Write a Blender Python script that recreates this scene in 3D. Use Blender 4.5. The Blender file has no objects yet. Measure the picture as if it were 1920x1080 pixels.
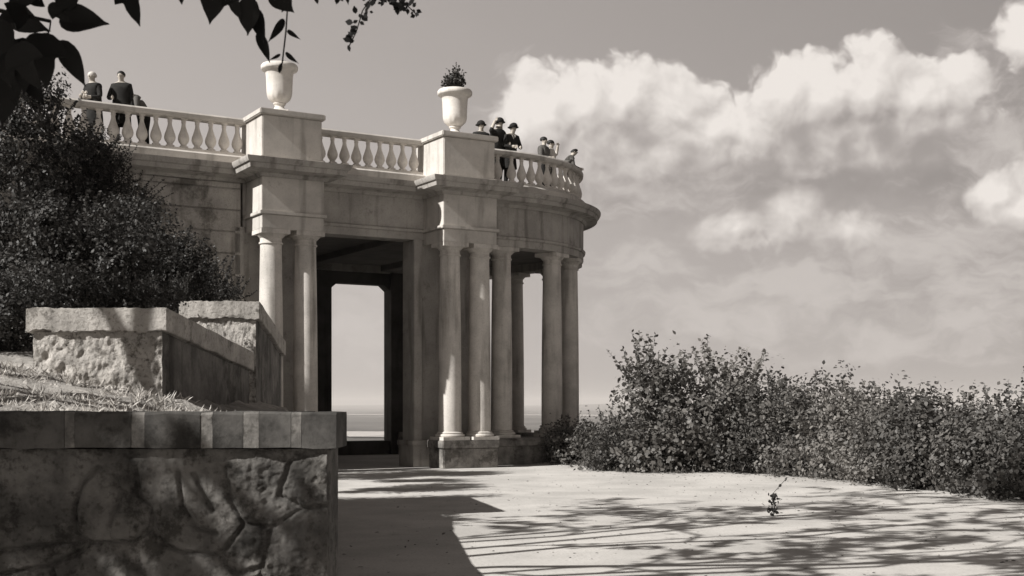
import bpy, bmesh, math, random
import numpy as np
from mathutils import Vector, Matrix, noise, Euler
C = bpy.context.scene
COL = C.collection
PI = math.pi
rad = math.radians
random.seed(7)
rng = np.random.default_rng(11)

# ------------------------------------------------------------------ camera
F = 2350.0; HY = 757.0; H = 1.6            # focal length in photo pixels, horizon row, eye height
cam = bpy.data.cameras.new('camera'); cam_o = bpy.data.objects.new('camera', cam); COL.objects.link(cam_o)
cam_o.location = (0, 0, H); cam_o.rotation_euler = (rad(90), 0, 0)
cam.sensor_width = 36; cam.lens = F / 1920 * 36
cam.shift_y = (HY - 540) / 1920
cam.clip_start = .1; cam.clip_end = 90000
cam.dof.use_dof = True; cam.dof.focus_distance = 27; cam.dof.aperture_fstop = 8
C.camera = cam_o
C.render.resolution_x = 1024; C.render.resolution_y = 576

def at(x, y, d):
    return Vector(((x - 960) / F * d, d, H + (HY - y) / F * d))

# ------------------------------------------------------------------ light
SUN_EL = 37.5
SH = Vector((-.8434, -.5373)).normalized()      # horizontal direction towards the sun
C.view_settings.view_transform = 'Standard'; C.view_settings.look = 'None'
C.view_settings.exposure = 0.55; C.view_settings.gamma = 1
sl = bpy.data.lights.new('sun', 'SUN'); sl.energy = 5.0; sl.angle = rad(.5); sl.color = (1, .98, .945)
so = bpy.data.objects.new('sun', sl); COL.objects.link(so)
e = rad(SUN_EL)
sdir = Vector((SH.x * math.cos(e), SH.y * math.cos(e), math.sin(e)))
so.rotation_euler = sdir.to_track_quat('Z', 'Y').to_euler(); so.location = (-20, -20, 30)

# ------------------------------------------------------------------ world: monochrome sky with clouds, laid out by azimuth and elevation
W = bpy.data.worlds.new('World'); C.world = W; W.use_nodes = True
nt = W.node_tree; nt.nodes.clear(); NN = nt.nodes; LL = nt.links
def nd(tree, typ, **kw):
    n = tree.nodes.new(typ)
    for k, v in kw.items(): setattr(n, k, v)
    return n
def mth(tree, op, a, b=None, c=None, clamp=False):
    n = tree.nodes.new('ShaderNodeMath'); n.operation = op; n.use_clamp = clamp
    for i, v in enumerate((a, b, c)):
        if v is None: continue
        if isinstance(v, (int, float)): n.inputs[i].default_value = v
        else: tree.links.new(v, n.inputs[i])
    return n.outputs[0]
def vm(tree, op, a, b=None, s=None):
    n = tree.nodes.new('ShaderNodeVectorMath'); n.operation = op
    for i, v in enumerate((a, b)):
        if v is None: continue
        if isinstance(v, (tuple, list)): n.inputs[i].default_value = v
        else: tree.links.new(v, n.inputs[i])
    if s is not None: n.inputs['Scale'].default_value = s
    return n.outputs['Value'] if op in ('LENGTH', 'DOT_PRODUCT') else n.outputs[0]
def mapr(tree, v, a, b, c=0., d=1., smooth=True):
    n = tree.nodes.new('ShaderNodeMapRange'); n.interpolation_type = 'SMOOTHSTEP' if smooth else 'LINEAR'
    tree.links.new(v, n.inputs[0])
    for i, k in enumerate((a, b, c, d)): n.inputs[i + 1].default_value = k
    return n.outputs[0]
def azel(x, y):
    a = math.atan((x - 960) / F); el = math.atan((HY - y) / F * math.cos(a))
    return a * 10, el * 10
# cloud field as a node group: input vector (azimuth*10, elevation*10, 0)
def cloud_group(name, blobs, amp, sc, det=9, k=.12, rough=.55, warp=.34, warp2=.16, st=1., cells=True):
    g = bpy.data.node_groups.new(name, 'ShaderNodeTree')
    g.interface.new_socket('P', in_out='INPUT', socket_type='NodeSocketVector')
    g.interface.new_socket('F', in_out='OUTPUT', socket_type='NodeSocketFloat')
    gi = g.nodes.new('NodeGroupInput'); go = g.nodes.new('NodeGroupOutput')
    p = gi.outputs[0]
    for (w, q, d_) in ((warp, sc * .8, 2), (warp2, sc * 3.2, 2)):
        n1 = g.nodes.new('ShaderNodeTexNoise'); n1.inputs['Scale'].default_value = q; n1.inputs['Detail'].default_value = d_
        g.links.new(gi.outputs[0], n1.inputs['Vector'])
        off = vm(g, 'SCALE', vm(g, 'SUBTRACT', n1.outputs['Color'], (.5, .5, .5)), s=w)
        p = vm(g, 'ADD', p, off)
    f = None
    for (x, y, rx, ry, w) in blobs:
        cx, cy = azel(x, y)
        v = vm(g, 'SUBTRACT', p, (cx, cy, 0)); v = vm(g, 'MULTIPLY', v, (F / 10 / rx, F / 10 / ry, 0)); l = vm(g, 'LENGTH', v)
        q = mth(g, 'MULTIPLY_ADD', l, -w, w)
        f = q if f is None else mth(g, 'SMOOTH_MAX', f, q, k)
    n2 = g.nodes.new('ShaderNodeTexNoise'); n2.inputs['Scale'].default_value = sc * 1.6; n2.inputs['Detail'].default_value = det
    n2.inputs['Roughness'].default_value = rough
    g.links.new(vm(g, 'MULTIPLY', p, (1, st, 1)), n2.inputs['Vector'])
    # billows: inverted rounded cells at two sizes
    nn = mth(g, 'MULTIPLY_ADD', n2.outputs['Fac'], amp, -.5 * amp)
    for (q, w) in (((3.6, .34), (8.5, .18), (19., .07)) if cells else ()):
        vo = g.nodes.new('ShaderNodeTexVoronoi'); vo.feature = 'SMOOTH_F1'; vo.inputs['Scale'].default_value = q; vo.inputs['Smoothness'].default_value = .35; vo.voronoi_dimensions = '2D'
        g.links.new(p, vo.inputs['Vector']); nn = mth(g, 'ADD', nn, mth(g, 'MULTIPLY_ADD', vo.outputs['Distance'], -w, w * .45))
    f = mth(g, 'ADD', f, nn)
    g.links.new(f, go.inputs[0]); return g
main_blobs = [(1020, 230, 90, 100, 1), (1090, 200, 100, 100, 1), (1185, 180, 110, 95, 1), (1265, 205, 95, 85, 1), (1335, 240, 85, 75, 1),
              (1110, 285, 170, 110, .9), (1250, 290, 180, 105, .9), (1400, 250, 110, 95, .9), (1470, 195, 95, 95, 1), (1550, 190, 100, 95, 1),
              (1635, 165, 85, 100, 1), (1720, 190, 105, 80, .9), (1785, 165, 62, 50, .8), (1560, 280, 200, 100, .8), (1710, 250, 150, 80, .6),
              (1070, 310, 100, 70, .8), (1385, 430, 110, 60, .8), (1495, 410, 95, 70, .9), (1580, 430, 95, 60, .75),
              (1880, 360, 75, 50, 1), (1935, 390, 85, 80, 1), (1935, 70, 70, 65, .9), (1960, 330, 70, 70, .9),
              (-700, 100, 300, 160, .9), (2700, 180, 380, 150, .9)]
wisp_blobs = [(1180, 500, 150, 55, .7), (1500, 545, 300, 60, .8), (1340, 600, 300, 60, .7), (1650, 490, 150, 80, .6), (1800, 450, 150, 90, .7),
              (1850, 560, 220, 80, .6), (1860, 260, 90, 110, .6), (1750, 630, 280, 60, .6), (1830, 120, 80, 60, .6),
              (680, 600, 140, 80, .7), (955, 190, 60, 70, .6), (1180, 350, 260, 70, .5), (2300, 560, 400, 90, .4)]
tc = nd(nt, 'ShaderNodeTexCoord'); sx = nd(nt, 'ShaderNodeSeparateXYZ')
dirv = vm(nt, 'NORMALIZE', tc.outputs['Generated']); LL.new(dirv, sx.inputs[0])
az = mth(nt, 'ARCTAN2', sx.outputs[0], sx.outputs[1]); el = mth(nt, 'ARCSINE', sx.outputs[2])
cb = nd(nt, 'ShaderNodeCombineXYZ'); LL.new(mth(nt, 'MULTIPLY', az, 10), cb.inputs[0]); LL.new(mth(nt, 'MULTIPLY', el, 10), cb.inputs[1])
P = cb.outputs[0]
g1 = cloud_group('cumulus_field', main_blobs, .7, 1.9, 7, .14)
g1b = cloud_group('cumulus_bulk', main_blobs, .3, 1.4, 2, .2, cells=False)
g2 = cloud_group('wisp_field', wisp_blobs, 2.0, 1.5, 7, .2, .6, .5, .2, 2.4, False)
def use(g, p):
    n = nt.nodes.new('ShaderNodeGroup'); n.node_tree = g; LL.new(p, n.inputs[0]); return n.outputs[0]
fa = use(g1, P); fb = use(g1, vm(nt, 'ADD', P, (-.05, .07, 0)))
fc = use(g1b, P); fbig = use(g1b, vm(nt, 'ADD', P, (-.12, .34, 0)))
lit2 = mth(nt, 'SUBTRACT', fc, fbig)
dens = mth(nt, 'MULTIPLY', mapr(nt, fa, .0, .30), mapr(nt, lit2, -.42, .02, .12, 1.))
lit = mth(nt, 'MULTIPLY_ADD', mth(nt, 'SUBTRACT', fa, fb), .80, .37)
lit = mth(nt, 'ADD', lit, mth(nt, 'MULTIPLY', lit2, .62), clamp=True)
gw = use(g2, P); wd = mapr(nt, gw, -.1, .75, 0, .85)
# thin high veil everywhere
nv = nd(nt, 'ShaderNodeTexNoise'); nv.inputs['Scale'].default_value = .9; nv.inputs['Detail'].default_value = 7
LL.new(vm(nt, 'MULTIPLY', P, (1, 2.6, 1)), nv.inputs['Vector'])
veil = mth(nt, 'MULTIPLY', mapr(nt, nv.outputs['Fac'], .45, .75, 0, .22), mapr(nt, el, .02, .22, 1., .15))
sky = nd(nt, 'ShaderNodeTexSky', sky_type='NISHITA', sun_disc=False, sun_elevation=rad(SUN_EL), sun_rotation=math.atan2(SH.x, SH.y), altitude=100, air_density=1.2, dust_density=2.5, ozone_density=1)
bw = nd(nt, 'ShaderNodeRGBToBW'); LL.new(sky.outputs[0], bw.inputs[0])
base = mth(nt, 'POWER', bw.outputs[0], .25)
SKYG = 1.96
base = mth(nt, 'MULTIPLY', base, SKYG)
# the sky lightens towards the sun's side
base = mth(nt, 'MULTIPLY', base, mapr(nt, az, -.42, .42, 1.48, .88, False))
base = mth(nt, 'MULTIPLY', base, mth(nt, 'MULTIPLY', mapr(nt, el, .0, .34, 1.02, .88), mth(nt, 'MULTIPLY', mapr(nt, el, .33, .9, 1, .30), mapr(nt, el, 0, .09, 1.16, 1))))
# darker grey cloud undersides beneath the big cumulus
ub = cloud_group('underside_field', [(1500, 350, 340, 75, 1), (1200, 380, 200, 60, .8), (1760, 330, 180, 80, .8)], .7, 1.5, 6, .2)
und = mapr(nt, use(ub, P), .1, .9, 1., .84)
base = mth(nt, 'MULTIPLY', base, und)
def mixf(a, b, f):
    n = nd(nt, 'ShaderNodeMix', data_type='FLOAT')
    LL.new(f, n.inputs[0])
    for i, v in ((2, a), (3, b)):
        if isinstance(v, (int, float)): n.inputs[i].default_value = v
        else: LL.new(v, n.inputs[i])
    return n.outputs[0]
CLB = 5.85; CLS = 2.5
s1 = mixf(base, 4.0, mth(nt, 'ADD', wd, veil, clamp=True))
cl = mixf(CLS, CLB, lit)
s2 = mixf(s1, cl, dens)
cr = nd(nt, 'ShaderNodeCombineColor')
warm = mapr(nt, s2, 2.0, 6.0)
LL.new(s2, cr.inputs[0]); LL.new(mth(nt, 'MULTIPLY', s2, mth(nt, 'MULTIPLY_ADD', warm, .025, .91)), cr.inputs[1]); LL.new(mth(nt, 'MULTIPLY', s2, mth(nt, 'MULTIPLY_ADD', warm, .02, .86)), cr.inputs[2])
bg = nd(nt, 'ShaderNodeBackground'); bg.inputs[1].default_value = .1
LL.new(cr.outputs[0], bg.inputs[0]); wo = nd(nt, 'ShaderNodeOutputWorld'); LL.new(bg.outputs[0], wo.inputs[0])

# ------------------------------------------------------------------ materials
def tone(v, t=1.0):
    return (v, v * (1 - .06 * t), v * (1 - .13 * t), 1)
def mat(name, v, v2=None, scale=1.5, rough=.85, bump=.3, bscale=18, streak=0., speck=0., t=1.0, spec=.3, stain=None, bdist=.02):
    m = bpy.data.materials.new(name); m.use_nodes = True; t_ = m.node_tree; N = t_.nodes; L = t_.links
    b = N['Principled BSDF']; b.inputs['Roughness'].default_value = rough; b.inputs['Specular IOR Level'].default_value = spec
    g = N.new('ShaderNodeNewGeometry'); pos = g.outputs['Position']
    v2 = v * .7 if v2 is None else v2
    n = N.new('ShaderNodeTexNoise'); n.inputs['Scale'].default_value = scale; n.inputs['Detail'].default_value = 9; n.inputs['Roughness'].default_value = .65
    L.new(pos, n.inputs['Vector'])
    f = mapr(t_, n.outputs['Fac'], .32, .68)
    mx = N.new('ShaderNodeMix'); mx.data_type = 'RGBA'; L.new(f, mx.inputs[0]); mx.inputs[6].default_value = tone(v2, t); mx.inputs[7].default_value = tone(v, t)
    col = mx.outputs[2]
    def mul(col, fac_out, dark):
        q = N.new('ShaderNodeMix'); q.data_type = 'RGBA'; q.blend_type = 'MULTIPLY'; L.new(fac_out, q.inputs[0]); L.new(col, q.inputs[6]); q.inputs[7].default_value = (dark, dark * .96, dark * .9, 1); return q.outputs[2]
    if streak:
        s = vm(t_, 'MULTIPLY', pos, (3.2, 3.2, .35)); n2 = N.new('ShaderNodeTexNoise'); n2.inputs['Scale'].default_value = 1.4; n2.inputs['Detail'].default_value = 7; L.new(s, n2.inputs['Vector'])
        col = mul(col, mapr(t_, n2.outputs['Fac'], .5, .72, 0, streak), .3)
    if speck:
        n3 = N.new('ShaderNodeTexNoise'); n3.inputs['Scale'].default_value = 28; n3.inputs['Detail'].default_value = 4; L.new(pos, n3.inputs['Vector'])
        col = mul(col, mapr(t_, n3.outputs['Fac'], .52, .68, 0, speck), .35)
    if stain:
        n4 = N.new('ShaderNodeTexNoise'); n4.inputs['Scale'].default_value = stain[0]; n4.inputs['Detail'].default_value = 10; n4.inputs['Roughness'].default_value = .72; L.new(pos, n4.inputs['Vector'])
        col = mul(col, mapr(t_, n4.outputs['Fac'], stain[1], stain[1] + .1, 0, stain[2]), .25)
    L.new(col, b.inputs['Base Color'])
    nb = N.new('ShaderNodeTexNoise'); nb.inputs['Scale'].default_value = bscale; nb.inputs['Detail'].default_value = 8; nb.inputs['Roughness'].default_value = .7; L.new(pos, nb.inputs['Vector'])
    bp = N.new('ShaderNodeBump'); bp.inputs['Strength'].default_value = bump; bp.inputs['Distance'].default_value = bdist; L.new(nb.outputs['Fac'], bp.inputs['Height']); L.new(bp.outputs[0], b.inputs['Normal'])
    return m
def leafmat(name, lo, hi, trans=.25, rough=.55, spec=.35):
    m = bpy.data.materials.new(name); m.use_nodes = True; t_ = m.node_tree; N = t_.nodes; L = t_.links
    b = N['Principled BSDF']; b.inputs['Roughness'].default_value = rough; b.inputs['Specular IOR Level'].default_value = spec
    g = N.new('ShaderNodeNewGeometry'); r = N.new('ShaderNodeValToRGB'); L.new(g.outputs['Random Per Island'], r.inputs[0])
    r.color_ramp.elements[0].color = tone(lo); r.color_ramp.elements[1].color = tone(hi)
    L.new(r.outputs[0], b.inputs['Base Color'])
    tr = N.new('ShaderNodeBsdfTranslucent'); L.new(r.outputs[0], tr.inputs[0]); ms = N.new('ShaderNodeMixShader'); ms.inputs[0].default_value = trans
    L.new(b.outputs[0], ms.inputs[1]); L.new(tr.outputs[0], ms.inputs[2]); L.new(ms.outputs[0], N['Material Output'].inputs[0])
    return m
M = dict(
    stucco=mat('pale_stucco', .56, .42, 1.2, .9, .22, 22, .45, .12, stain=(2.2, .60, .6)),
    frieze=mat('weathered_stucco', .42, .30, 1.1, .9, .3, 20, .6, .2, stain=(1.6, .57, .45)),
    shaft=mat('column_plaster', .62, .46, 1.6, .85, .3, 26, .55, .2),
    wallband=mat('mossy_wall_plaster', .46, .26, .8, .95, .4, 14, .7, .3, stain=(.9, .52, .7)),
    dark=mat('shaded_plaster', .09, .05, 1.0, .95, .3, 12, .4),  # interior shade put into the colour of the back and end walls
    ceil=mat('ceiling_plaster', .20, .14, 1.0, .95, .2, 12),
    podium=mat('podium_stone', .30, .13, 2.6, .95, .5, 14, .3, .3, stain=(1.8, .5, .7)),
    white=mat('white_plaster', .70, .56, 3.0, .8, .2, 24, .35, .12),
    plaza=mat('pale_pavement', .53, .39, .55, .95, .6, 14, 0, .30, t=.75, stain=(.8, .60, .35), bdist=.015),
    earth=mat('dry_earth', .46, .22, 1.6, .98, .8, 9, 0, .5, bdist=.05),
    hill=mat('overgrown_hill', .10, .05, .8, .98, .8, 5, 0, .4, bdist=.1),
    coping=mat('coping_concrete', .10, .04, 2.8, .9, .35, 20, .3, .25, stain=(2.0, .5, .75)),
    bedsoil=mat('bed_soil', .20, .10, 3, .98, .8, 24, 0, .5),
    copstrip=mat('coping_strip', .20, .09, 9, .95, .5, 26, .3, .4, stain=(5, .52, .7)),
    copel=mat('pale_coping', .46, .30, 3.2, .9, .6, 22, .3, .5, stain=(3.4, .54, .7), bdist=.03),
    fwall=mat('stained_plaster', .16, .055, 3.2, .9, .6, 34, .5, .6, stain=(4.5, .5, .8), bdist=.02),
    rough=mat('rough_rubble_stone', .55, .34, 4.5, .98, 1., 16, 0, .6, bdist=.05, stain=(5.2, .54, .85)),
    side=mat('stained_side_plaster', .22, .09, 2.2, .9, .4, 16, .9, .3, stain=(1.8, .5, .6)),
    twigbark=mat('twig_bark', .012, .008, 6, .95, .3, 20, spec=.05),
    bark=mat('bark', .06, .03, 6, .95, .8, 20),
    soil=mat('soil', .06, .03, 6, .95, .8, 20),
    skin=mat('skin', .42, .38, 8, .6, .05, 30, t=1.6),
    cloth_d=mat('dark_cloth', .018, .012, 10, .9, .2, 60),
    cloth_g=mat('grey_cloth', .10, .07, 10, .9, .2, 60),
    cloth_l=mat('light_cloth', .55, .45, 10, .9, .2, 60),
    hair_d=mat('dark_hair', .015, .01, 20, .6, .3, 90),
    hair_l=mat('pale_hair', .6, .45, 20, .6, .3, 90),
    petal=mat('white_petals', .75, .6, 20, .8, .2, 40),
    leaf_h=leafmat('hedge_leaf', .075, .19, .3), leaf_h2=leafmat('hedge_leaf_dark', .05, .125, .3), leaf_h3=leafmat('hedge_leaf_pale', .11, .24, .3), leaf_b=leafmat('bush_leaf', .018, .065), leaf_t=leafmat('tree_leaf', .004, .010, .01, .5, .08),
    leaf_g=leafmat('grass_blade', .05, .22), twig=leafmat('twig_blade', .03, .16), leaf_u=leafmat('urn_leaf', .03, .10), leaf_far=leafmat('far_leaf', .05, .12),
    straw=leafmat('dry_blade', .28, .6),
)

# ------------------------------------------------------------------ mesh helpers
class MB:
    def __init__(s): s.v = []; s.f = []; s.mi = []
    def add(s, vs, fs, mi=0):
        o = len(s.v); s.v += [tuple(v) for v in vs]; s.f += [tuple(i + o for i in f) for f in fs]; s.mi += [mi] * len(fs)
    def box(s, x0, x1, y0, y1, z0, z1, mi=0):
        vs = [(x, y, z) for z in (z0, z1) for y in (y0, y1) for x in (x0, x1)]
        s.add(vs, [(0, 2, 3, 1), (4, 5, 7, 6), (0, 1, 5, 4), (2, 6, 7, 3), (0, 4, 6, 2), (1, 3, 7, 5)], mi)
    def lathe(s, prof, n=24, c=(0, 0), mi=0, caps=True):
        vs = []; fs = []
        for (r, z) in prof:
            for k in range(n):
                a = 2 * PI * k / n; vs.append((c[0] + r * math.cos(a), c[1] + r * math.sin(a), z))
        for i in range(len(prof) - 1):
            for k in range(n):
                k2 = (k + 1) % n; fs.append((i * n + k, i * n + k2, (i + 1) * n + k2, (i + 1) * n + k))
        if caps:
            fs.append(tuple(range(n - 1, -1, -1))); o = (len(prof) - 1) * n; fs.append(tuple(o + k for k in range(n)))
        s.add(vs, fs, mi)
    def tube(s, pts, rs, n=7, mi=0):
        pts = [Vector(p) for p in pts]; vs = []; fs = []
        up = Vector((.13, .21, 1)).normalized()
        for i, p in enumerate(pts):
            t = (pts[min(i + 1, len(pts) - 1)] - pts[max(i - 1, 0)]).normalized()
            a = t.cross(up)
            if a.length < .05: a = t.cross(Vector((1, 0, 0)))
            a.normalize(); b = t.cross(a)
            for k in range(n):
                th = 2 * PI * k / n; vs.append(p + (a * math.cos(th) + b * math.sin(th)) * rs[i])
        for i in range(len(pts) - 1):
            for k in range(n):
                k2 = (k + 1) % n; fs.append((i * n + k, i * n + k2, (i + 1) * n + k2, (i + 1) * n + k))
        fs.append(tuple(range(n - 1, -1, -1))); o = (len(pts) - 1) * n; fs.append(tuple(o + k for k in range(n)))
        s.add(vs, fs, mi)
    def sweep(s, prof, path, closed=False, mi=0):
        # prof: closed loop of (outward offset, z); outward is right of the path direction
        n = len(prof); m = len(path); vs = []; fs = []
        P2 = [Vector(p) for p in path]
        for i, p in enumerate(P2):
            if closed: a = P2[i - 1]; b = P2[(i + 1) % m]
            else: a = P2[i - 1] if i > 0 else None; b = P2[i + 1] if i < m - 1 else None
            d1 = (p - a).normalized() if a is not None else None; d2 = (b - p).normalized() if b is not None else None
            if d1 is None: d1 = d2
            if d2 is None: d2 = d1
            n1 = Vector((d1.y, -d1.x)); n2 = Vector((d2.y, -d2.x)); nn = (n1 + n2).normalized(); k = 1 / max(.3, nn.dot(n1))
            for (o, z) in prof: q = p + nn * o * k; vs.append((q.x, q.y, z))
        for i in range(m if closed else m - 1):
            j = (i + 1) % m
            for k in range(n):
                k2 = (k + 1) % n; fs.append((i * n + k, j * n + k, j * n + k2, i * n + k2))
        if not closed:
            fs.append(tuple(range(n))); fs.append(tuple((m - 1) * n + k for k in range(n - 1, -1, -1)))
        s.add(vs, fs, mi)
    def prism(s, poly, z0, z1, mi=0):
        n = len(poly); vs = [(p[0], p[1], z0) for p in poly] + [(p[0], p[1], z1) for p in poly]
        fs = [tuple(range(n - 1, -1, -1)), tuple(range(n, 2 * n))] + [(i, (i + 1) % n, n + (i + 1) % n, n + i) for i in range(n)]
        s.add(vs, fs, mi)
    def build(s, name, mats, parent=None, smooth=None, bevel=0):
        me = bpy.data.meshes.new(name); me.from_pydata(s.v, [], s.f)
        ms = mats if isinstance(mats, (list, tuple)) else [mats]
        for m in ms: me.materials.append(m)
        for p, i in zip(me.polygons, s.mi): p.material_index = i
        bm = bmesh.new(); bm.from_mesh(me); bmesh.ops.recalc_face_normals(bm, faces=bm.faces)
        if bevel:
            es = [e for e in bm.edges if len(e.link_faces) == 2 and e.calc_face_angle(0) > .7]
            bmesh.ops.bevel(bm, geom=es, offset=bevel, segments=2, affect='EDGES', clamp_overlap=True)
        bm.to_mesh(me); bm.free()
        if smooth is not None:
            for p in me.polygons: p.use_smooth = True
            me.set_sharp_from_angle(angle=rad(smooth))
        o = bpy.data.objects.new(name, me); COL.objects.link(o)
        if parent is not None: o.parent = parent
        return o
def tag(o, label=None, cat=None, group=None, kind=None):
    if label: o['label'] = label
    if cat: o['category'] = cat
    if group: o['group'] = group
    if kind: o['kind'] = kind
    return o
def empty(name, loc, rz=0, **k):
    o = bpy.data.objects.new(name, None); COL.objects.link(o); o.location = loc; o.rotation_euler = (0, 0, rz); o.empty_display_size = .3
    return tag(o, **k)
def dup(o, parent):
    c = o.copy(); COL.objects.link(c); c.parent = parent; return c

# leaf clouds --------------------------------------------------------
OVAL = np.array([(0, 0, 0), (.28, .25, .04), (.33, .55, .05), (0, 1, -.04), (-.33, .55, .05), (-.28, .25, .04)])
BLADE = np.array([(-.035, 0, 0), (.035, 0, 0), (.02, .6, .05), (0, 1, .2)])
LOBED = np.array([(0, 0, 0), (.16, .08, .02), (.5, .12, -.03), (.34, .3, .03), (.58, .55, -.05), (.3, .58, .03), (.22, .74, .02), (0, 1.05, -.08),
                  (-.22, .74, .02), (-.3, .58, .03), (-.58, .55, -.05), (-.34, .3, .03), (-.5, .12, -.03), (-.16, .08, .02)])
def _outline(half):
    return np.array([(x, y, z) for x, y, z in half] + [(-x, y, z) for x, y, z in reversed(half[1:-1])])
BROAD = _outline([(0, 0, 0), (.13, .02, .01), (.30, .10, .02), (.42, .25, .03), (.45, .40, .03), (.42, .52, .02), (.35, .64, .01), (.27, .76, -.01), (.16, .88, -.05), (.07, .97, -.09), (0, 1.08, -.13)])
TRILOBE = _outline([(0, 0, 0), (.14, .0, .0), (.30, .06, -.01), (.47, .20, -.03), (.58, .40, -.07), (.60, .52, -.09), (.46, .50, -.02), (.33, .50, .02), (.27, .58, .02), (.25, .72, .0), (.17, .88, -.04), (.07, 1.0, -.09), (0, 1.1, -.13)])
def leaves(name, pts, dirs, sizes, shape, material, parent=None, roll=None, flat=None):
    """one polygon per leaf: pts (n,3) roots, dirs (n,3) stalk-to-tip"""
    pts = np.asarray(pts, float); n = len(pts); dirs = np.asarray(dirs, float); dirs /= np.linalg.norm(dirs, axis=1)[:, None] + 1e-9
    r = rng.normal(size=(n, 3)) if flat is None else np.asarray(flat, float)
    a = np.cross(dirs, r); a /= np.linalg.norm(a, axis=1)[:, None] + 1e-9; b = np.cross(a, dirs)
    s = np.asarray(sizes, float)[:, None, None]
    k = len(shape)
    V = pts[:, None, :] + s * (shape[None, :, 0:1] * a[:, None, :] + shape[None, :, 1:2] * dirs[:, None, :] + shape[None, :, 2:3] * b[:, None, :])
    me = bpy.data.meshes.new(name); me.vertices.add(n * k); me.vertices.foreach_set('co', V.reshape(-1))
    me.loops.add(n * k); me.loops.foreach_set('vertex_index', np.arange(n * k, dtype=np.int32))
    me.polygons.add(n); me.polygons.foreach_set('loop_start', np.arange(0, n * k, k, dtype=np.int32))
    me.update(calc_edges=True); me.materials.append(material)
    o = bpy.data.objects.new(name, me); COL.objects.link(o)
    if parent is not None: o.parent = parent
    return o
def blob_points(lobes, n, shell=.55, gap=.0, gscale=1.5):
    vol = np.array([l[3] * l[4] * l[5] for l in lobes]) ** .67; pr = vol / vol.sum(); out = []; dr = []
    while len(out) < n:
        i = rng.choice(len(lobes), p=pr); l = lobes[i]
        d = rng.normal(size=3); d /= np.linalg.norm(d); rr = shell + (1 - shell) * rng.random() ** .6
        rr *= 1 + .22 * noise.noise(Vector(d * 2.3 + np.array(l[:3])))
        p = np.array(l[:3]) + d * rr * np.array(l[3:6])
        if gap and noise.noise(Vector(p * gscale)) < -gap * random.random() * 1.2: continue
        out.append(p); dr.append(d)
    return np.array(out), np.array(dr)

# ------------------------------------------------------------------ ground (one sheet), river
AX = Vector((math.sin(rad(59.5)), math.cos(rad(59.5)))); BX = Vector((-AX.y, AX.x)); O2 = Vector((-1.671, 30.67))
def uv(u, v): return O2 + AX * u + BX * v
def inv(x, y): d = Vector((x, y)) - O2; return d.dot(AX), d.dot(BX)
hp0 = Vector((4.2, 36.0)); hp1 = Vector((12.5, 20.5)); hd = (hp1 - hp0).normalized(); hn = Vector((-hd.y, hd.x))
if hn.x < 0: hn = -hn
def ground_z(x, y):
    u, v = inv(x, y); s = max(v - 11.5, (Vector((x, y)) - hp0).dot(hn))
    z = 0.0
    if s > 0: z = -min(60.0, s * .62 + 0 * s)
    if s < 6:
        z += .018 * noise.noise(Vector((x * .25, y * .25, 0)))
        # the lawn edge at the foot of the round end rises a little
        cu, cv = u - 2.6, v - 5.3; r = math.hypot(cu, cv)
        if cu > -1 and r < 8: z += .22 * max(0, 1 - max(0, r - 4.3) / 2.0) * min(1, max(0, (u - 3.2) / 2.2))
    return z
def axis(lo, hi, c, step, far):
    a = list(np.arange(lo, hi + 1e-6, step)); s = step; x = hi
    while x < far: s *= 1.28; x += s; a.append(x)
    s = step; x = lo
    while x > -far: s *= 1.28; x -= s; a.insert(0, x)
    return a
xs = axis(-30, 26, 0, .8, 22000); ys = [y for y in axis(-6, 56, 0, .8, 26000) if y > -4000]
vs = []; fs = []; mi = []
for j, y in enumerate(ys):
    for i, x in enumerate(xs):
        z = ground_z(x, y)
        if z < -59: z += 2.5 * noise.noise(Vector((x * .002, y * .002, 3))); 
        if math.hypot(x, y) > 14000: z += 105 * max(0, noise.noise(Vector((x * .00022, y * .0002, 9))) + .15)
        vs.append((x, y, z))
nx = len(xs)
for j in range(len(ys) - 1):
    for i in range(nx - 1):
        a = j * nx + i; fs.append((a, a + 1, a + nx + 1, a + nx)); mi.append(1 if min(vs[a][2], vs[a + nx + 1][2], vs[a+1][2], vs[a+nx][2]) < -.4 else 0)
far = mat('valley_fields', .11, .018, .0011, .95, 0, 1, 0, 0)
g = MB(); g.v = vs; g.f = fs; g.mi = mi; go = g.build('ground', [M['plaza'], far], None, 60); tag(go, kind='structure')
def ribbon(name, pts, w, z, m):
    mb = MB(); L_ = []; R_ = []
    for i, p in enumerate(pts):
        a = Vector(pts[max(0, i - 1)]); b = Vector(pts[min(len(pts) - 1, i + 1)]); t = (b - a).normalized(); n = Vector((-t.y, t.x)); ww = w[i] if isinstance(w, list) else w
        L_.append(Vector(p) + n * ww / 2); R_.append(Vector(p) - n * ww / 2)
    k = len(pts); mb.add([(q.x, q.y, z) for q in L_ + R_], [(i, i + 1, k + i + 1, k + i) for i in range(k - 1)])
    return tag(mb.build(name, m), kind='structure')
wm = bpy.data.materials.new('river_water'); wm.use_nodes = True; b = wm.node_tree.nodes['Principled BSDF']; b.inputs['Base Color'].default_value = tone(.5); b.inputs['Roughness'].default_value = .22; b.inputs['Specular IOR Level'].default_value = .9
ribbon('river', [(-2600, 2350), (-1200, 2200), (-620, 2330), (-430, 2620), (-280, 2560), (-190, 2330), (-60, 2300), (600, 3000), (1500, 5200), (200, 6600), (-2500, 7400), (-6000, 7600)], [300, 300, 260, 220, 250, 260, 300, 300, 320, 420, 420, 420], -57.2, wm)

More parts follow.
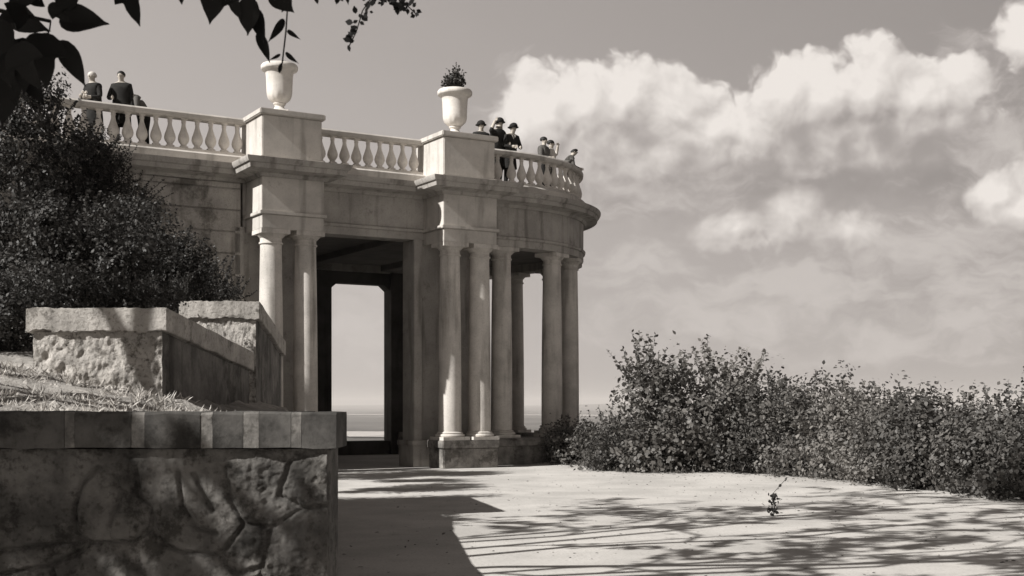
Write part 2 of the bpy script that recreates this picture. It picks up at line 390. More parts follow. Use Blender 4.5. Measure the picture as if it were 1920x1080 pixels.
# ------------------------------------------------------------------ the terrace building, local frame: x along the facade, y into the building
BLD = empty('colonnade_terrace', (O2.x, O2.y, 0), math.atan2(AX.y, AX.x), label='pale stucco colonnade with rounded end and balustraded roof terrace', cat='building')
ZA, ZF, ZC, ZT, ZD = 5.72, 6.0, 6.74, 7.1, 7.38     # architrave foot, frieze foot, cornice foot, cornice top, deck
RC = (2.6, 5.3); RR = 4.2
def arc(r, a0, a1, n): return [(RC[0] + r * math.cos(rad(a0 + (a1 - a0) * i / n)), RC[1] + r * math.sin(rad(a0 + (a1 - a0) * i / n))) for i in range(n + 1)]
path_full = [(-18, 1.1)] + arc(RR, -90, 90, 56) + [(-18, 9.5)]
path_ent = [(-4.7, 1.1)] + arc(RR, -90, 90, 56) + [(-18, 9.5)]
ent_prof = [(-.55, ZA), (0, ZA), (0, ZF - .1), (.045, ZF - .09), (.06, ZF - .03), (.0, ZF), (0, ZC + .02), (-.55, ZC + .02)]
cor_prof = [(-.5, ZC), (.05, ZC), (.10, ZC + .07), (.16, ZC + .09), (.40, ZC + .12), (.42, ZC + .22), (.46, ZC + .24), (.50, ZT - .05), (.50, ZT), (-.5, ZT)]
def lift(p, dz): return [(o, z + dz) for o, z in p]
mb = MB(); mb.sweep(ent_prof, path_ent); mb.build('entablature', M['frieze'], BLD, 40)
mb = MB(); mb.sweep(cor_prof, path_full); mb.build('cornice', M['frieze'], BLD, 30)
mb = MB(); mb.sweep([(-.5, ZT - .02), (.10, ZT - .02), (.10, ZD - .06), (.06, ZD - .02), (-.5, ZD - .02)], path_full); mb.build('blocking_course', M['stucco'], BLD, 30)
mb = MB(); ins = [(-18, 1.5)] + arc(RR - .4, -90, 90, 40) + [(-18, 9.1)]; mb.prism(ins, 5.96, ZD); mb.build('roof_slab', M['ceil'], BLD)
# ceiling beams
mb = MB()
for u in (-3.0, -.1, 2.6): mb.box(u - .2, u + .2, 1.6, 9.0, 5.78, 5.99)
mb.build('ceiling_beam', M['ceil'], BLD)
# left wall of broad plaster courses
mb = MB(); mb.box(-18, -4.75, 1.09, 1.7, -.5, ZC + .01)
z = -.4
while z < ZC - .1:
    h = .50; mb.box(-17.95, -4.77, 1.05, 1.2, z, min(z + h - .03, ZC - .02)); z += h
mb.build('side_wall', M['wallband'], BLD, None, .012)
# back wall with chamfered opening
mb = MB(); YB0, YB1 = 8.95, 9.45
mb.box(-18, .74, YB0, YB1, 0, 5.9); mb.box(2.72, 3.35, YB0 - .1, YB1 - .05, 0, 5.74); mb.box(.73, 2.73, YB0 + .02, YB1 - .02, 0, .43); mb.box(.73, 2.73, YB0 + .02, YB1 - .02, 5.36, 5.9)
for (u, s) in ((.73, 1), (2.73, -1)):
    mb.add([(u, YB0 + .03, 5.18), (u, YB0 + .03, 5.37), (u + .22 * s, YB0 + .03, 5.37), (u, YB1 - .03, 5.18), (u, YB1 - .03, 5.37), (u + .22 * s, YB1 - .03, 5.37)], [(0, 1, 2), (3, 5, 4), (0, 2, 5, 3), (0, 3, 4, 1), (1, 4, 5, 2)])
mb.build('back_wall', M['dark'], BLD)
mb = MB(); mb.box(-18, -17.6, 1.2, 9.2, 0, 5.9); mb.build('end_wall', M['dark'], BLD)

def col_mesh(z0, z1, rb=.285, rt=.245):
    prof = []
    for i in range(13):
        t = i / 12; prof.append((rb + (rt - rb) * t + .012 * math.sin(PI * t), z0 + .2 + (z1 - z0 - .52) * t))
    return prof
def column(u, v, z0, z1, ang=0, lab=None):
    mb = MB(); mb.lathe(col_mesh(z0, z1), 28); s = mb.build('column', M['shaft'], BLD, 40); s.location = (u, v, 0)
    mb = MB(); mb.box(-.37, .37, -.37, .37, z0, z0 + .08); mb.lathe([(.36, z0 + .08), (.375, z0 + .11), (.36, z0 + .145), (.315, z0 + .155), (.33, z0 + .18), (.30, z0 + .205), (.285, z0 + .21)], 28)
    b_ = mb.build('base', M['shaft'], s, 40); b_.rotation_euler.z = ang
    zt = z1 - .32; mb = MB(); mb.lathe([(.245, zt - .005), (.275, zt), (.275, zt + .035), (.25, zt + .045), (.25, zt + .13), (.30, zt + .18), (.33, zt + .215), (.33, zt + .22)], 28); mb.box(-.345, .345, -.345, .345, zt + .22, z1)
    c_ = mb.build('capital', M['shaft'], s, 40); c_.rotation_euler.z = ang
    return s
ZP = .70
for u in (-4.28, -3.44, .36, 1.2): column(u, .36, ZP, 5.58)
for a in (-91.8, -63.5, -43.4, -21, 0, 24.2, 43.4, 63.5):
    r = 3.84; column(RC[0] + r * math.cos(rad(a)), RC[1] + r * math.sin(rad(a)), ZP, ZA - .005, rad(a))
# pier cores behind the paired columns, entablature breaks, pedestals, roof blocks
for (ua, ub, left) in ((-4.62, -3.12, 1), (0, 1.5, 0)):
    ca, cb2 = (ua - .26, ub + .12); 
    mb = MB(); mb.box(ca, cb2, 1.14, 1.78, 0, ZA + .01)
    mb.box(ca - .03, ca + .2, 1.05, 1.72, ZP - .1, ZA); mb.box(cb2 - .24, cb2 + .03, 1.05, 1.72, ZP - .1, ZA)
    mb.box(ca - .08, cb2 + .08, .98, 1.84, 0, ZP - .15); mb.box(ca - .12, cb2 + .12, .94, 1.88, ZP - .151, ZP - .02)
    mb.build('pier_core', M['frieze'], BLD, None, .015)
    mb = MB(); pb = [(ua, 0), (ub, 0), (ub, 1.25), (ua, 1.25)]
    mb.box(ua + .005, ub - .005, .0, 1.3, 5.58, ZF - .1); mb.box(ua - .05, ub + .05, -.05, 1.2, ZF - .1, ZF - .02); mb.box(ua, ub, .003, 1.3, ZF - .02, ZC + .05)
    mb.build('entablature_block', M['stucco'], BLD, None, .01)
    mb = MB(); mb.sweep(lift(cor_prof, .005), pb, True); mb.build('block_cornice', M['frieze'], BLD, 30)
    mb = MB(); mb.box(ua - .04, ub + .0, -.04, 1.62, ZT + .005, ZT + .12); mb.box(ua + .01, ub - .05, .01, 1.56, ZT + .11, 8.16); mb.box(ua - .06, ub + .02, -.06, 1.64, 8.16, 8.29)
    mb.build('parapet_block', M['stucco'], BLD, None, .02)
    mb = MB(); mb.box(ua - .02, ub + .02, -.03, .78, 0, ZP - .2); mb.box(ua - .05, ub + .05, -.06, .82, ZP - .2, ZP)
    mb.build('pedestal', M['podium'], BLD, None, .02)
# round podium
mb = MB(); pp = [(RC[0] - 1.1, RC[1] - RR - .1)] + arc(RR + .1, -90, 84, 44)
mb.sweep([(-1.0, -.6), (.0, -.6), (.0, .48), (.06, .5), (.06, .62), (-.02, ZP), (-1.0, ZP)], pp); mb.build('podium', M['podium'], BLD, 30)

# balustrades
bprof = [(.09, 0), (.09, .05), (.06, .07), (.068, .10), (.108, .16), (.124, .22), (.114, .29), (.08, .39), (.048, .50), (.042, .57), (.055, .60), (.045, .62), (.065, .67), (.075, .69)]
def balustrade(path, spots):
    mb = MB(); mb.sweep([(-.16, 8.12), (.13, 8.12), (.16, 8.15), (.17, 8.22), (.14, 8.26), (-.14, 8.26), (-.17, 8.22)], path); 
    mb.sweep([(-.13, ZD - .03), (.13, ZD - .03), (.13, ZD + .06), (-.13, ZD + .06)], path)
    r_ = mb.build('balustrade', M['stucco'], BLD, 30)
    k = None
    for (u, v, a) in spots:
        if k is None:
            m2 = MB(); m2.lathe([(r * 1.06, z + ZD + .058) for r, z in bprof], 14); m2.box(-.085, .085, -.085, .085, ZD + .05, ZD + .10); m2.box(-.08, .08, -.08, .08, ZD + .72, ZD + .745)
            k = m2.build('baluster', M['white'], r_, 50); c = k
        else: c = dup(k, r_)
        c.location = (u, v, 0); c.rotation_euler.z = a
BV = 1.27
n = 38; balustrade([(-17, BV), (-4.6, BV)], [(-4.78 - .315 * i, BV, 0) for i in range(n)])
balustrade([(-3.2, BV), (.05, BV)], [(-3.02 + .314 * i, BV, 0) for i in range(10)])
rb = RR - .17; arcl = arc(rb, -90, 100, 60); st = [(1.62 + .315 * i, BV, 0) for i in range(3)]
na = int(rad(180) * rb / .315); balustrade([(1.4, BV)] + arcl, st + [(RC[0] + rb * math.cos(rad(-89 + 182 * i / na)), RC[1] + rb * math.sin(rad(-89 + 182 * i / na)), rad(-90 + 182 * i / na)) for i in range(na)])

# ------------------------------------------------------------------ urns
uprof = [(.24, 0), (.24, .06), (.20, .09), (.14, .13), (.11, .18), (.13, .22), (.16, .24), (.15, .27), (.21, .31), (.275, .38), (.31, .47), (.32, .55), (.325, .72), (.335, .93), (.35, 1.03), (.37, 1.06), (.44, 1.09), (.46, 1.12), (.46, 1.19), (.43, 1.23), (.36, 1.23), (.34, 1.15), (0.01, 1.12)]
def urn(u, v, z, s, label, ptop):
    p = uv(u, v); E = empty('planter_urn', (p.x, p.y, z), 0, label=label, cat='urn')
    mb = MB(); mb.lathe([(r * s, h * s) for r, h in uprof[:6]], 36); mb.box(-.27 * s, .27 * s, -.27 * s, .27 * s, -.0, .05 * s); mb.build('foot', M['white'], E, 40)
    mb = MB(); vs_ = []; mb.lathe([(r * s, h * s) for r, h in uprof[5:]], 48, caps=False)
    # gadroons on the lower bowl
    mb.v = [((x * (1 + .05 * math.cos(12 * math.atan2(y, x)) * max(0, 1 - abs(zz / s - .40) / .10)), y * (1 + .05 * math.cos(12 * math.atan2(y, x)) * max(0, 1 - abs(zz / s - .40) / .10)), zz)) for x, y, zz in mb.v]
    mb.build('bowl', M['white'], E, 40)
    mb = MB(); mb.lathe([(.34 * s, 1.1 * s), (.25 * s, 1.17 * s), (.02, 1.19 * s)], 20); mb.build('soil', M['soil'], E, 40)
    return E, Vector((p.x, p.y, z + 1.15 * s))
U1, t1 = urn(-4.06, .40, 8.29, .92, 'white plaster urn on the left parapet block, nearest the leafy branch', 0)
U2, t2 = urn(.60, .55, 8.29, .95, 'white plaster urn with bushy plant on the right parapet block', 0)
def urn_plant(t, label, tall, n):
    E = empty('urn_plant', t, 0, label=label, cat='plant'); pts = []; dr = []; mb = MB()
    for i in range(n):
        a = random.random() * 2 * PI; r = .3 * math.sqrt(random.random()); h = tall * (1 - (r / .34) ** 2 * .75) * random.uniform(.5, 1)
        b0 = Vector((0, 0, -.06)); b1 = Vector((r * 1.15 * math.cos(a), r * 1.15 * math.sin(a), h))
        mb.tube([b0, (b0 + b1) / 2 + Vector((0, 0, .05)), b1], [.008, .006, .003], 4)
        for k in range(16):
            q = b0.lerp(b1, .2 + .8 * k / 15); pts.append(q); dr.append((random.gauss(0, 1), random.gauss(0, 1), .6))
    mb.build('stem', M['bark'], E); leaves('foliage', pts, dr, rng.uniform(.05, .10, len(pts)), OVAL, M['leaf_u'], E)
urn_plant(t1, 'low dark plant in the left urn', .17, 34)
urn_plant(t2, 'spiky bushy plant growing out of the right urn', .75, 70)

# ------------------------------------------------------------------ people
def person(u, v, face, label, group, h=1.72, top='cloth_d', legs='cloth_d', hair='hair_d', hat=None, lean=0, armL='down', armR='down', turn=0, female=False, flowers=False, stoop=0, collar=False, bulk=1.4, coat=True):
    """figure standing on the terrace deck; local -y is where it looks, arms: down / rail / raise / camera"""
    p = uv(u, v); E = empty('person', (p.x, p.y, ZD + .002), face, label=label, cat='person', group=group)
    k = h / 1.75; 
    V_ = []; E_ = []; R_ = []
    def nv(co, r, par=None):
        V_.append(Vector(co) * k); R_.append((r[0] * k, r[1] * k) if isinstance(r, tuple) else (r * k, r * k))
        if par is not None: E_.append((par, len(V_) - 1))
        return len(V_) - 1
    ly = -math.sin(lean); lz = math.cos(lean)
    def up(x, y, z):     # torso point bent forward about the hips (0.95)
        dz = z - .95; return (x, y + ly * dz, .95 + lz * dz - stoop)
    wq = .9 if female else 1.0
    pel = nv((0, 0, .95 - stoop), (.155, .11))
    sp = nv(up(0, 0, 1.12), (.135 * wq, .10), pel); ch = nv(up(0, .0, 1.30), (.165 * wq, .115), sp); nk0 = nv(up(0, .01, 1.43), (.12 * wq, .085), ch)
    nk = nv(up(0, -.005, 1.50), .052, nk0); hd0 = nv(up(0, -.02, 1.565), (.062, .07), nk); hd1 = nv(up(0, -.025, 1.63), (.076, .092), hd0); hd2 = nv(up(0, -.015, 1.69), (.07, .085), hd1)
    hands = []
    for s, mode in ((-1, armL), (1, armR)):
        sh = nv(up(.175 * s * wq, .0, 1.40), .062, nk0)
        S = Vector(up(.175 * s * wq, 0, 1.40))
        if mode == 'down': e1 = S + Vector((.06 * s, .02, -.29)); w1 = e1 + Vector((.01 * s, -.07, -.25)); f = Vector((0, -.1, -1))
        elif mode == 'rail': e1 = S + Vector((.10 * s, -.05, -.28)); w1 = e1 + Vector((-.16 * s, -.20, -.03)); f = Vector((-.4 * s, -1, -.1))
        elif mode == 'raise': e1 = S + Vector((.24 * s, -.12, -.04)); w1 = e1 + Vector((-.08 * s, -.06, .24)); f = Vector((-.6 * s, 0, .7))
        else: e1 = S + Vector((.12 * s, -.20, -.14)); w1 = e1 + Vector((-.17 * s, -.08, .22)); f = Vector((-.6 * s, -.2, .7))
        a1 = nv(e1, .043, sh); a2 = nv(w1, .028, a1); f.normalize(); hm = nv(w1 + f * .06, (.038, .022), a2); hands.append((w1 + f * .09, f, s))
    for s in (-1, 1):
        hp = nv((.095 * s, 0, .87 - stoop), .092, pel); kz = .50 - stoop * .4; kn = nv((.105 * s, -.03 - stoop * .5, kz), .058, hp); an = nv((.11 * s, .02, .09), .038, kn); ft = nv((.125 * s, -.13, .04), (.042, .03), an)
    me = bpy.data.meshes.new('person_body'); me.from_pydata(V_, E_, []); o = bpy.data.objects.new('tmp', me); COL.objects.link(o)
    sk = o.modifiers.new('s', 'SKIN'); ss = o.modifiers.new('ss', 'SUBSURF'); ss.levels = 1; ss.render_levels = 1
    for i, d in enumerate(me.skin_vertices[0].data):
        bb = 1.1 if i in (4, 5, 6, 7) else (bulk * 1.12 if i in (1, 2, 3) else bulk)
        d.radius = (R_[i][0] * bb, R_[i][1] * bb); d.use_root = (i == 0)
    dg = bpy.context.evaluated_depsgraph_get(); m2 = bpy.data.meshes.new_from_object(o.evaluated_get(dg)); bpy.data.objects.remove(o)
    for nm in (top, legs, 'skin'): m2.materials.append(M[nm])
    neck = Vector(up(0, 0, 1.475)) * k; nd_ = Vector((0, ly, lz))
    def near_hand(c): return any((c - Vector(hh) * k).length < .12 * k for hh, f, s in hands)
    for pl in m2.polygons:
        c = pl.center; pl.use_smooth = True
        pl.material_index = 2 if (((c - neck).dot(nd_) > 0 and c.z > neck.z - .12) or near_hand(c)) else (1 if c.z < (.93 - stoop) * k else 0)
    # fingers, nose, ears, eyes joined onto the one body mesh
    mb = MB()
    for (hh, f, s) in hands:
        side = f.cross(Vector((1, 0, 0)) if abs(f.x) < .8 else Vector((0, 1, 0))).normalized(); pn = f.cross(side)
        for q, ln in enumerate((.062, .072, .068, .052)):
            b0 = (hh + side * (-.030 + .020 * q)) * k; b1 = b0 + (f * ln * .55 + pn * .006) * k; b2 = b1 + (f * ln * .4 + pn * .02) * k
            mb.tube([b0 - f * .03 * k, b0, b1, b2], [.009 * k, .009 * k, .0085 * k, .006 * k], 6)
        tb = (hh - f * .05 - side * .03) * k; mb.tube([tb, tb + (f * .03 - side * .02) * k, tb + (f * .055 - side * .022) * k], [.011 * k, .010 * k, .007 * k], 6)
    def hp_(x, y, z): return Vector(up(x, y, z)) * k
    mb.tube([hp_(0, -.105, 1.645), hp_(0, -.128, 1.615), hp_(0, -.10, 1.60)], [.008 * k, .014 * k, .010 * k], 6)
    mb.tube([hp_(-.022, -.108, 1.578), hp_(.022, -.108, 1.578)], [.006 * k, .006 * k], 5)
    for s in (-1, 1): mb.tube([hp_(.075 * s, -.01, 1.60), hp_(.083 * s, .0, 1.625), hp_(.075 * s, .005, 1.65)], [.008 * k, .014 * k, .010 * k], 6)
    bm = bmesh.new(); bm.from_mesh(m2); 
    vv = [bm.verts.new(x) for x in mb.v]
    for f_ in mb.f: nf = bm.faces.new([vv[i] for i in f_]); nf.material_index = 2; nf.smooth = True
    bm.to_mesh(m2); bm.free()
    B = bpy.data.objects.new('body', m2); COL.objects.link(B); B.parent = E
    # hair / hat
    def cap(name, rx, ry, z0, zc, rz, m_, yo=0.0, brim=0):
        mb = MB(); vs_ = []; fs_ = []; n1, n2 = 14, 7
        for i in range(n2 + 1):
            t = i / n2; ph = (1 - t) * (PI * .62)
            for j in range(n1):
                a = 2 * PI * j / n1; zz = zc + rz * math.cos(ph); rr = math.sin(ph); fr = max(0, -math.sin(a)); zz = max(zz, z0 + .07 * fr * (1 if not brim else .2))
                vs_.append(hp_(rx * rr * math.cos(a) * (1 + .05 * random.random()), yo + ry * rr * math.sin(a), zz))
        for i in range(n2):
            for j in range(n1): j2 = (j + 1) % n1; fs_.append((i * n1 + j, i * n1 + j2, (i + 1) * n1 + j2, (i + 1) * n1 + j))
        fs_.append(tuple(range(n1))); fs_.append(tuple(n2 * n1 + j for j in range(n1 - 1, -1, -1)))
        mb.add(vs_, fs_)
        if brim:
            v1 = []; 
            for z_, ex in ((z0 + .005, 0), (z0 + .012, brim), (z0 - .003, brim), (z0 - .01, 0)):
                for j in range(n1): a = 2 * PI * j / n1; v1.append(hp_((rx * .92 + ex) * math.cos(a), yo + (ry * .92 + ex) * math.sin(a), z_))
            mb.add(v1, [(i * n1 + j, i * n1 + (j + 1) % n1, ((i + 1) % 4) * n1 + (j + 1) % n1, ((i + 1) % 4) * n1 + j) for i in range(4) for j in range(n1)])
        mb.build(name, m_, E, 60)
    cap('hair', .088 if not female else .10, .108 if not female else .115, 1.60 if not female else 1.53, 1.66, .088, M[hair], .005)
    if coat:
        mb = MB(); nn_ = 16; rings = [(1.16, .165, .125), (1.0, .185, .145), (.85, .20, .16), (.66, .215, .18), (.52 if not female else .42, .225, .195)]; vs_ = []
        for (zz, ra, rb_) in rings:
            for j in range(nn_):
                a = 2 * PI * j / nn_; fo = 1 + .06 * math.cos(5 * a + zz * 3) * (1.2 - zz); q = up(ra * fo * math.cos(a), rb_ * fo * math.sin(a), zz) if zz > .95 else (ra * fo * math.cos(a), rb_ * fo * math.sin(a) - stoop * .2, zz - stoop * (zz / .95))
                vs_.append(Vector(q) * k)
        m_ = len(rings); mb.add(vs_, [(i * nn_ + j, i * nn_ + (j + 1) % nn_, (i + 1) * nn_ + (j + 1) % nn_, (i + 1) * nn_ + j) for i in range(m_ - 1) for j in range(nn_)])
        mb.build('skirt' if female else 'coat_tail', M[top if not female else legs], E, 60)
    if hat: cap('hat', .115, .132, 1.665, 1.69, .11, M[hat], .0, .045)
    if collar:
        mb = MB()
        for s in (-1, 1): mb.tube([hp_(.05 * s, -.03, 1.49), hp_(.045 * s, -.10, 1.42), hp_(.0, -.128, 1.30)], [.018 * k, .02 * k, .012 * k], 6)
        mb.build('collar', M['cloth_l'], E, 60)
    if flowers:
        fl = empty('flower_bunch', E.location, face, label='bunch of white flowers held by the fair-haired woman', cat='flowers')
        mb = MB()
        for i in range(8):
            c = hp_(-.02 + .13 * math.cos(i * 2.4) * (i / 8) ** .5, -.30 + .05 * math.sin(i), 1.14 + .07 * math.sin(i * 2.4))
            for q in range(5):
                a = q * 1.257; w = Vector((math.cos(a) * .026, -.012, math.sin(a) * .026)); mb.tube([c, c + w], [.012, .024], 6)
        mb.build('blossom', M['petal'], fl, 60); mb = MB(); mb.tube([hp_(0, -.28, .95), hp_(-.01, -.29, 1.12)], [.012, .03], 7); mb.build('stem', M['leaf_u'], fl)
    return E
FACE = math.atan2(AX.y, AX.x)            # facing out over the balustrade (local -y = -B)
gl = 'people at the left stretch of balustrade'; gr = 'people on the round end of the terrace'
person(-7.93, 1.72, FACE - .9, 'fair-haired woman in dark dress holding white flowers at the left balustrade', gl, 1.66, hair='hair_l', female=True, armL='rail', armR='rail', flowers=True, lean=.1)
person(-7.33, 1.70, FACE - .55, 'dark-haired man in a dark jacket standing beside the fair-haired woman', gl, 1.76, armL='rail', armR='down', lean=.04)
person(-6.80, 1.75, FACE - 1.3, 'person in grey bending low behind the rail, right of the dark-haired man', gl, 1.6, top='cloth_g', hair='cloth_g', armL='rail', armR='rail', lean=.80, stoop=.0, coat=False)
person(2.10, 1.9, FACE - .2, 'person whose dark hatted head shows just over the right parapet block', gr, 1.72, hat='cloth_d', armL='rail')
person(2.50, 1.75, FACE + .3, 'man in black coat and hat raising an arm to his brow', gr, 1.80, hat='cloth_d', armL='raise', armR='rail', lean=.12)
person(2.83, 1.66, FACE + .1, 'man in dark coat with pale collar and cap, leaning on the rail', gr, 1.68, hat='cloth_d', armL='rail', armR='rail', lean=.26, collar=True)
person(4.35, 2.35, FACE + .5, 'slim person in a mid-grey top with big dark hair near the curve', gr, 1.66, top='cloth_g', female=True, armL='rail', armR='down')
person(4.75, 2.62, FACE + .9, 'woman in pale blouse lifting her hand at the curved rail', gr, 1.66, top='cloth_l', legs='cloth_g', hair='hair_d', female=True, armL='rail', armR='raise')
person(5.45, 3.05, FACE + 1.2, 'person in grey leaning far over the curved rail, rightmost of the onlookers', gr, 1.66, top='cloth_g', armL='rail', armR='rail', lean=.5)

# ------------------------------------------------------------------ foreground wall
def dist_seg(px, py, a, b):
    ax, ay = a; bx, by = b; dx, dy = bx - ax, by - ay; L2 = dx * dx + dy * dy + 1e-9
    t = max(0, min(1, ((px - ax) * dx + (py - ay) * dy) / L2)); return math.hypot(px - ax - t * dx, py - ay - t * dy)
GRV = [[(178, 878), (150, 905), (134, 950), (136, 1000), (160, 1020), (205, 1018), (250, 1015), (282, 990), (278, 955), (256, 930), (250, 880)],
       [(-60, 1040), (0, 1035), (60, 1025), (134, 1020)], [(282, 990), (300, 1022), (335, 1037), (410, 1042), (418, 1062), (440, 1078), (485, 1068), (492, 1130)],
       [(212, 895), (222, 930), (200, 985)], [(-40, 1085), (90, 1062), (140, 1038), (160, 1020)], [(330, 885), (338, 950), (362, 992), (402, 1002)], [(418, 876), (428, 940), (455, 985), (412, 1040)],
       [(455, 985), (505, 990), (565, 955), (620, 948)], [(505, 990), (490, 1070)], [(-60, 940), (-120, 1000), (-200, 1090)], [(90, 1062), (120, 1180), (300, 1230)], [(490, 1130), (330, 1200), (300, 1300)], [(490, 1130), (620, 1140)],
       [(-200, 1090), (120, 1180)], [(360, 890), (395, 960)], [(540, 870), (520, 930), (565, 955)], [(-200, 900), (-260, 990), (-420, 1040)], [(-420, 1040), (-520, 1200)], [(-200, 1090), (-260, 1260)]]
DW = 7.0
FW = empty('retaining_wall', (-1.03, DW, 0), 0, label='stained plaster retaining wall with crazy stone pattern in the foreground', cat='wall')
def pxw(x, y): return ((x - 960) / F * DW, H + (HY - y) / F * DW)
GW = [[pxw(*p) for p in g_] for g_ in GRV]
mb = MB(); X0, X1, Z0, Z1 = -5.2, -1.03, -.4, 1.345; nxg, nzg = 520, 230; vs = []
for j in range(nzg + 1):
    z = Z0 + (Z1 - Z0) * j / nzg
    for i in range(nxg + 1):
        x = X0 + (X1 - X0) * i / nxg
        d = min(min(dist_seg(x, z, g_[k], g_[k + 1]) for k in range(len(g_) - 1)) for g_ in GW)
        d = max(0, d + .006 * noise.noise(Vector((x * 14, 0, z * 14))))
        gr_ = max(0, 1 - max(0, d - .003) / .016); pil = min(1, d / .20) ** .6
        rgh = noise.fractal(Vector((x * 5, 1.3, z * 5)), 1, 2, 5) * .011 + noise.fractal(Vector((x * 1.6, 4, z * 1.6)), 1, 2, 3) * .018
        rs = 1 + 1.5 * max(0, min(1, (x + 1.75) / .4))
        rgh += noise.fractal(Vector((x * 22, 1.3, z * 22)), .8, 2, 4) * .0065
        y = .05 + gr_ * .026 - pil * .012 + rgh * rs * .8 + max(0, (z - 1.28)) * .3
        if i == nxg: y = .07
        vs.append((x + 1.03, y, z))
fs = [(j * (nxg + 1) + i, j * (nxg + 1) + i + 1, (j + 1) * (nxg + 1) + i + 1, (j + 1) * (nxg + 1) + i) for j in range(nzg) for i in range(nxg)]
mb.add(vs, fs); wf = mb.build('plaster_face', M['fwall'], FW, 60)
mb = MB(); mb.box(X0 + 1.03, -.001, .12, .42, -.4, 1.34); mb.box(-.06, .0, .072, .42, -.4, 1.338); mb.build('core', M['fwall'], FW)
def coping_piece(x0, x1, name, m, dy):
    mb = MB(); ns = max(2, int((x1 - x0) / .05)); cs = [(dy, 1.352), (dy, 1.54), (dy + .014, 1.556 - dy * .3), (.45, 1.556 - dy * .3), (.46, 1.54), (.46, 1.352)]
    vs = []
    for i in range(ns + 1):
        x = x0 + (x1 - x0) * i / ns
        for (yy, zz) in cs: vs.append((x + 1.03, yy + .010 * noise.noise(Vector((x * 7, zz * 9, yy * 4))), zz + .010 * noise.noise(Vector((x * 6, yy * 3, zz * 9)))))
    kk = len(cs); mb.add(vs, [(i * kk + q, (i + 1) * kk + q, (i + 1) * kk + (q + 1) % kk, i * kk + (q + 1) % kk) for i in range(ns) for q in range(kk)] + [tuple(range(kk)), tuple(ns * kk + q for q in range(kk))])
    return mb.build(name, m, FW, 40)
jx = [-5.2, -4.4, -3.55, pxw(120, 0)[0], pxw(245, 0)[0], pxw(375, 0)[0], pxw(455, 0)[0], pxw(545, 0)[0], -.983]
for k, (a_, b_) in enumerate(zip(jx, jx[1:])):
    w_ = random.uniform(.05, .10) if k else 0
    if k: coping_piece(a_ + .002, a_ + w_, 'pale_strip', M['copstrip'], .006)  # narrow strip of paler colour between neighbouring coping stones
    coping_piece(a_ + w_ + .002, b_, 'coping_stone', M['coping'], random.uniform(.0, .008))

# side retaining wall running back from the corner
SW = [(-1.06, 7.44), (-1.75, 9.3), (-2.1, 11.5), (-2.35, 14.0), (-2.75, 17.2)]
E = empty('side_retaining_wall', (-2.1, 11.5, 0), 0, label='long low retaining wall running back from the foreground corner towards the colonnade', cat='wall')
mb = MB(); mb.sweep([(0, -.3), (0, 1.33), (-.35, 1.33), (-.35, -.3)], [(x + 2.1, y - 11.5) for x, y in reversed(SW)][::-1]); mb.build('wall', M['side'], E, 30)
mb = MB(); mb.sweep([(.05, 1.334), (.05, 1.50), (-.4, 1.50), (-.4, 1.334)], [(x + 2.1, y - 11.5) for x, y in SW]); mb.build('coping', M['coping'], E, 30)

# ------------------------------------------------------------------ parapet blocks of the stair (quads given by corner points in plan)
def grid_face(mb, A, B_, Cc, D, n, m, amp, sc, nrm, mi=0):
    vs = []
    for j in range(m + 1):
        for i in range(n + 1):
            s, t = i / n, j / m; p = A.lerp(B_, s).lerp(D.lerp(Cc, s), t); ed = min(1, 6 * min(s, 1 - s, t, 1 - t) + .0)
            p = p + nrm * (amp * (noise.fractal(p * sc, .8, 2, 6) + .25)) * (ed * .8 + .2)
            if amp > .02: c_ = noise.cell(p * 5.5) ; vd = noise.voronoi(p * 3.2)[0]; p = p + nrm * (.008 * min(.12, vd[1] - vd[0]) / .12 - .026 * max(0, noise.noise(p * 7) - .12) / .4 + .02 * noise.fractal(p * 12, .7, 2, 4))
            vs.append(p)
    mb.add(vs, [(j * (n + 1) + i, j * (n + 1) + i + 1, (j + 1) * (n + 1) + i + 1, (j + 1) * (n + 1) + i) for j in range(m) for i in range(n)], mi)
